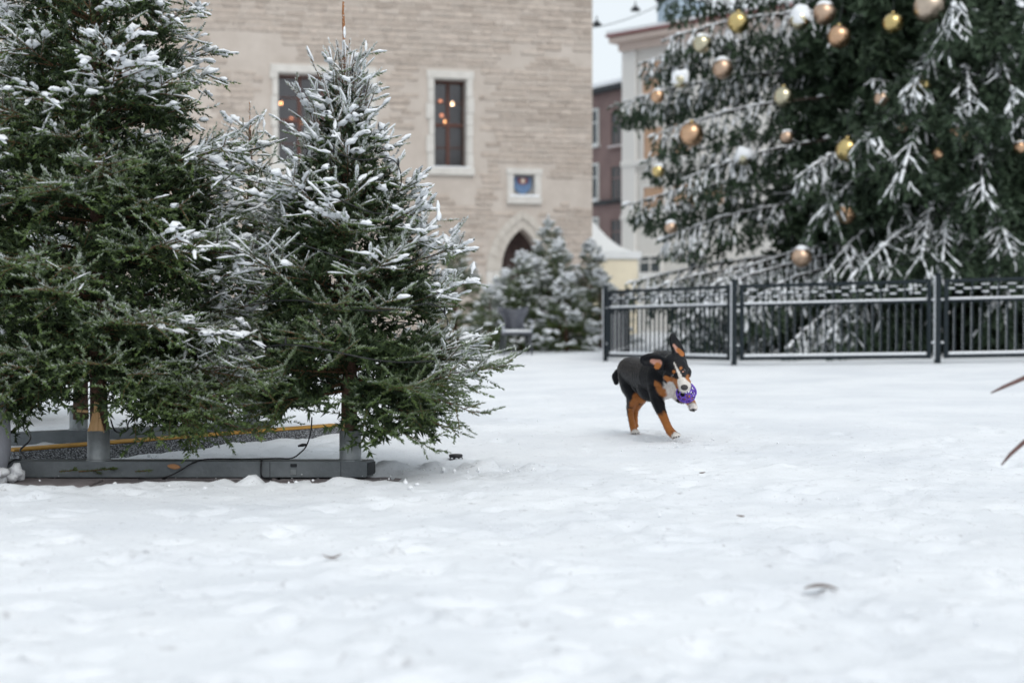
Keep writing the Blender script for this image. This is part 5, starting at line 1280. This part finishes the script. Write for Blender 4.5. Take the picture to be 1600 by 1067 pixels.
    base = dp(1020, 683, -.1); base.z = 0
    root = empty('dog', base, 0, 'black tan and white puppy with flying ears running with a ball', 'dog')
    body.transform(Matrix.Translation(-base)); bo = bpy.data.objects.new('body', body); COL.objects.link(bo); bo.parent = root
    # short coat
    fc = np.empty(len(body.polygons) * 3, np.float32); body.polygons.foreach_get('center', fc); fc = fc.reshape(-1, 3)
    fn = np.empty(len(body.polygons) * 3, np.float32); body.polygons.foreach_get('normal', fn); fn = fn.reshape(-1, 3)
    vi = np.array([p.vertices[0] for p in body.polygons]); rs_ = np.random.default_rng(4)
    rep = 1; fc = np.repeat(fc, rep, 0); fn = np.repeat(fn, rep, 0); vc = np.repeat(C_[vi], rep, 0); M_ = len(fc)
    fc = fc + rs_.normal(0, .0018, fc.shape); flow = np.array([-.35, .55, -.75]); dr = fn * .32 + flow * .7 + rs_.normal(0, .18, fc.shape)
    dr /= np.linalg.norm(dr, axis=1, keepdims=True); sd = np.cross(dr, rs_.normal(size=fc.shape)); sd /= np.linalg.norm(sd, axis=1, keepdims=True); sd *= .0006
    Vh = np.stack([fc - sd - fn * .001, fc + sd - fn * .001, fc + dr * rs_.uniform(.004, .009, (M_, 1))], 1)
    vc = vc * rs_.uniform(.6, 1.4, (M_, 1))
    fo = link('fur', np_mesh('fur', Vh.reshape(-1, 3), np.arange(M_ * 3).reshape(-1, 3), False, {'Col': np.repeat(vc, 3, 0)}), root, [m_fur]); tag(fo, kind='stuff')
    # eyes, nose, claws
    M_EYE = mat('eye', (.018, .010, .007), .08, spec=.8); M_NOSE = mat('nose', (.035, .03, .032), .4, bump=.4, bscale=300)
    def bead(name, c, r, mt, sc=(1, 1, 1)):
        m = MB(); m.lathe([(max(.0001, math.sin(t) * r), -math.cos(t) * r) for t in np.linspace(0, math.pi, 9)], 12); o_ = m.build(name, mt, root, True)
        o_.location = c - base; o_.scale = sc; return o_
    bead('eye', on_front(1051.3, 586.8) + Vector((0, .002, 0)), .0088, M_EYE); bead('eye', on_front(1069.4, 579) + Vector((0, .002, 0)), .0088, M_EYE)
    bead('nose', on_front(1070.6, 605) + Vector((0, .004, 0)), .0165, M_NOSE, (1.2, .8, .95))
    for (x, y, dy) in ((1057, 683, -.41), (1061, 682, -.405), (1053.5, 684, -.405), (1083, 641.5, -.44), (1087.5, 640, -.435), (1079.5, 641, -.44), (993, 677.5, .085), (997, 677, .09), (989.5, 677.5, .09)):
        bead('claw', dp(x, y, dy), .0048, M_NOSE, (.8, 1.2, .9))
    # thin collar half hidden by the neck
    return root
dog = build_dog()
# purple lattice ball held in the mouth
def lattice_ball(c, r):
    bm = bmesh.new(); bmesh.ops.create_icosphere(bm, subdivisions=2, radius=r); bm.faces.ensure_lookup_table()
    M_P = mat('purple_rubber', (.12, .05, .42), .4, col2=(.17, .08, .52), vscale=20)
    m = MB()
    for e_ in bm.edges:                       # dual edges make the round holes
        a, b = [f.calc_center_median().normalized() * r for f in e_.link_faces]
        m.tube([a * 1.0, ((a + b) / 2).normalized() * r, b * 1.0], .0042, 5)
    bm.free()
    o_ = m.build('toy_ball', M_P, None, True); o_.location = c; o_.rotation_euler = (.4, .3, .2)
    return tag(o_, 'purple rubber lattice ball held in the mouth of the running dog', 'ball')
lattice_ball(dp(1072.5, 613.5, -.485), .052)

# ------------------------------------------------------------------ small things on the snow
def gz(x, y): return float(g(x, y))
# toothed black cap
c = P(712, 717, 6.75); m = MB()
cap = empty('plastic_cap', (c.x, 6.75, .012), .3, 'small black toothed plastic cap lying on snow right of the small spruce', 'cap')
m.lathe([(.030, .0), (.034, .008), (.030, .014), (.012, .016), (.001, .016)], 20); m.build('rim', M_CABLE, cap, True)
for k in range(9):
    a = 2 * math.pi * k / 9; m = MB(); m.add([(.030 * math.cos(a - .2), .030 * math.sin(a - .2), .002), (.030 * math.cos(a + .2), .030 * math.sin(a + .2), .002), (.037 * math.cos(a), .037 * math.sin(a), -.012), (.026 * math.cos(a), .026 * math.sin(a), .003)], [(0, 1, 2), (1, 3, 2), (3, 0, 2), (0, 3, 1)]); m.build('tooth', M_CABLE, cap)
# leaves
M_LEAF = mat('dead_leaf', (.10, .045, .03), .8, col2=(.16, .08, .05), vscale=60); M_LEAF2 = mat('grey_leaf', (.16, .12, .10), .8, col2=(.22, .17, .15), vscale=60)
def leaf(px, py, L_, w, rz, mt, label, curl=.5):
    D = F_PX * CAM_Z / (py - HOR); V, F = [], []; n = 9
    for i in range(n):
        t = i / (n - 1); ww = w * math.sin(math.pi * min(.98, .06 + .9 * t)) ** .8; zz = .006 + curl * .35 * L_ * (t - .5) ** 2 * 2
        for s_ in (-1, 0, 1): V.append(((t - .5) * L_, s_ * ww, zz + abs(s_) * ww * .35))
    for i in range(n - 1):
        for s_ in (0, 1): a = i * 3 + s_; F.append((a, a + 1, a + 4, a + 3))
    me = bpy.data.meshes.new('dead_leaf'); me.from_pydata(V, [], F); me.materials.append(mt); me.polygons.foreach_set('use_smooth', np.ones(len(me.polygons), bool))
    o_ = bpy.data.objects.new('dead_leaf', me); COL.objects.link(o_); o_.location = (PX(px, D), D, .013); o_.rotation_euler = (0, 0, rz)
    sd = o_.modifiers.new('thick', 'SOLIDIFY'); sd.thickness = .0012
    return tag(o_, label, 'leaf', 'fallen leaves on the snow')
leaf(518, 884, .052, .008, .3, M_LEAF, 'curled brown leaf on snow in front of the steel beam', 1.2); leaf(1285, 930, .085, .014, -.1, M_LEAF2, 'long grey brown leaf on the foreground snow, right', -.4)
leaf(1098, 747, .04, .010, .8, M_LEAF2, 'small grey leaf on snow below the dog'); leaf(1158, 817, .035, .010, 2.2, M_LEAF2, 'small dark leaf on snow between dog and long grey leaf')
o_ = leaf(270, 742, .055, .011, .2, mat('orange_leaf', (.42, .20, .09), .8, col2=(.52, .28, .14), vscale=50), 'orange brown leaf stuck on the front of the steel beam', .6)
o_.location = (PX(270, 6.1), 6.112, .036); o_.rotation_euler = (R(80), R(8), .15)
for k, (px, L_, lab) in enumerate(((150, .16, 'larger fallen spruce sprig against the steel beam below the tall spruce'), (222, .07, 'short fallen spruce sprig against the steel beam'), (105, .08, 'fallen spruce sprig left of the larger one at the beam'))):
    T_ = Tree(); rd = random.Random(k); grow(T_, Vector((-L_ / 2, 0, .012)), Vector((1, .03, .10)).normalized(), L_, dict(Q_YOUNG, lift=0, lmin=.025, lmax=(.05, .03), orders=1), rd)
    S_ = np.array(T_.seg); S_[:, 1] *= .3
    sp = empty('spruce_sprig', (PX(px, 6.08), 6.085, .006), 0, lab, 'sprig', 'fallen spruce sprigs at the beam')
    tag(link('needles', needle_mesh('needles', S_, 700, .014, .003, np.zeros(len(S_)), np.random.default_rng(k)), sp, [M_NEEDLE]), kind='stuff'); link('twig', stem_mesh('twig', S_), sp, [M_TWIG])
# bare twigs reaching in from a shrub outside the right edge
M_TWIGR = mat('reddish_twig', (.10, .055, .05), .8, col2=(.16, .09, .08), vscale=50)
tD = 4.3; tb = Vector((PX(1690, tD), tD, 0)); sh_ = empty('bare_shrub', tb, 0, 'bare reddish twigs reaching in at the right edge', 'shrub')
m = MB(); m.tube([(0, 0, -.03), (.01, 0, .25), (-.01, .02, .5), (.02, .02, .8)], [.014, .011, .008, .003], 8); m.build('stem', M_TWIGR, sh_, True)
for pts in (((1549, 614), (1570, 604), (1600, 591), (1640, 572), (1692, 590)), ((1566, 727), (1580, 710), (1600, 692), (1635, 668), (1690, 690))):
    m = MB(); w = [P(x, y, tD) - tb for x, y in pts]; m.tube(w, [.0022, .0055, .007, .008, .008], 8); tw = m.build('twig', M_TWIGR, sh_, True)
for (a, h, L_) in ((.4, .45, .3), (1.2, .6, .25), (-.5, .35, .3), (.9, .5, .35), (-1.0, .55, .2), (1.9, .42, .25), (-.2, .66, .22), (.1, .28, .3), (2.3, .62, .18), (-1.4, .7, .15), (.6, .74, .15)):
    m = MB(); m.tube([(0, 0, h), (math.cos(a) * L_ * .5, math.sin(a) * L_ * .5, h + .1), (math.cos(a) * L_, math.sin(a) * L_, h + .12)], [.006, .005, .002], 6); m.build('twig', M_TWIGR, sh_, True)
# rounded grey bollard at the left edge
bo = empty('stone_bollard', (PX(-52, 5.95), 5.95, 0), 0, 'rounded pale grey bollard cut by the left edge beside the steel beam', 'bollard')
M_GREYST = mat('grey_stone', (.33, .34, .38), .8, var=.08, vscale=12, bump=.2, bscale=60)
m = MB(); m.lathe([(.12, -.02), (.155, .04), (.172, .12), (.172, .22), (.155, .32), (.12, .40), (.06, .445), (.001, .455)], 28); m.build('body', M_GREYST, bo, True)
m = MB(); m.lathe([(.10, .418), (.10, .44), (.06, .475), (.001, .485)], 18); m.build('snow_cap', M_SNOW, bo, True)
c_ = []; rr = []
for k in range(26):
    a = rc.uniform(-2.4, .6); c_.append((.18 * math.cos(a) + rc.normal(0, .015), .18 * math.sin(a) + rc.normal(0, .015), rc.uniform(0, .05))); rr.append(rc.uniform(.015, .04))
tag(crumbs('snow_heap', c_, np.array(rr), bo, rc, 2), kind='stuff')
# frosted metal chair among the far spruces
chD = 25.6; cx = PX(806, chD); ch = empty('garden_chair', (cx, chD, gz(cx, chD)), .15, 'frosted dark grey metal chair standing before the far spruces', 'chair')
M_GRAPH = mat('graphite_metal', (.055, .06, .075), .5, metal=.3, col2=(.09, .095, .115), vscale=10); M_FROST = mat('frost', (.45, .47, .52), .8)
m = MB()
hw = .25; n = 10
m.v = []
for i in range(n):
    t = i / (n - 1); z = .40 + .42 * t; w = hw * (.95 - .35 * math.sin(math.pi * min(1, t * 1.15))) + .04 * t
    for k in range(7):
        u = -1 + 2 * k / 6; m.v.append((u * w, .18 + .10 * (1 - u * u) + .06 * t, z + (.06 * abs(u) if i == n - 1 else 0)))
for i in range(n - 1):
    for k in range(6): a = i * 7 + k; m.f.append((a, a + 1, a + 8, a + 7))
bk = m.build('backrest', M_GRAPH, ch, True); sd = bk.modifiers.new('t', 'SOLIDIFY'); sd.thickness = .02
m = MB(); m.bbox((-.25, -.24, .36), (.25, .24, .41), .02); m.build('seat', M_GRAPH, ch)
m = MB(); m.bbox((-.24, -.235, .411), (.24, .17, .45), .018); m.build('seat_snow', M_SNOW, ch)
for sx in (-1, 1):
    for sy in (-1, 1):
        m = MB(); m.tube([(sx * .21, sy * .20, .37), (sx * .26, sy * .24, -.03)], [.022, .016], 8); m.build('leg', M_GRAPH, ch, True)
    m = MB(); m.tube([(sx * .27, .25, .62), (sx * .30, .05, .60), (sx * .29, -.16, .58), (sx * .26, -.20, .50), (sx * .24, -.2, .38)], .018, 8); ar = m.build('armrest', M_FROST, ch, True)
# loose snow lumps along the cleared strip and scattered crumbs
rc = np.random.default_rng(17); c_, rr = [], []
for k in range(190):
    x = rc.uniform(-3.0, -.35); y = 5.54 + .24 * float(ss(-1.9, -.7, x)) + rc.normal(0, .13); r = .002 + .013 * rc.random() ** 5
    c_.append((x, y, .002 + r * .3)); rr.append(r)
for k in range(45):
    x = rc.uniform(-.5, .1); y = 6.28 + rc.normal(0, .09); r = .003 + .012 * rc.random() ** 4; c_.append((x, y, r * .5 + .006)); rr.append(r)
for k in range(420):
    y = 2.2 * math.exp(rc.random() * 1.5); x = rc.uniform(-.36, .36) * y; r = .002 + .005 * rc.random() ** 2; c_.append((x, y, r * .4)); rr.append(r)
for k in range(160):
    x = .92 + rc.normal(0, .10); y = 7.62 + rc.normal(0, .16); r = .002 + .006 * rc.random() ** 3; c_.append((x, y, r * .4 + .03 * rc.random() ** 6)); rr.append(r)
for k in range(160):
    t = rc.random(); x = -2.9 + 2.2 * rc.random(); y = rc.uniform(6.3, 6.75) + max(0, (x + 2.2)) * .45; r = .003 + .012 * rc.random() ** 4; c_.append((x, y, r * .1)); rr.append(r)
tag(crumbs('snow_crumbs', c_, np.array(rr), None, rc, 1), 'loose snow crumbs scattered along the steel beam and over the square', 'snow', None, 'stuff')
# fallen needles and bits of bark on the snow near the stand
n = 450; x = rc.uniform(-2.9, .2, n); y = 6.1 + rc.normal(0, .35, n); an = rc.random(n) * 6.28; L_ = rc.uniform(.006, .014, n)
c3 = np.stack([x, y, np.full(n, .012)], 1); dv_ = np.stack([np.cos(an) * L_, np.sin(an) * L_, rc.uniform(0, .004, n)], 1); sv = np.stack([-np.sin(an), np.cos(an), np.zeros(n)], 1) * .0009
Vn = np.stack([c3 - sv, c3 + sv, c3 + dv_], 1).reshape(-1, 3)
tag(link('fallen_needles', np_mesh('fallen_needles', Vn, np.arange(n * 3).reshape(-1, 3), False, {'shade': np.full(n * 3, .3), 'frost': np.zeros(n * 3)}), None, [M_NEEDLE]), 'dark spruce needles fallen on the snow round the stand', 'needles', None, 'stuff')
tri = sum(len(o.data.polygons) for o in bpy.data.objects if o.type == 'MESH')
print('objects', len(bpy.data.objects), 'faces', tri)
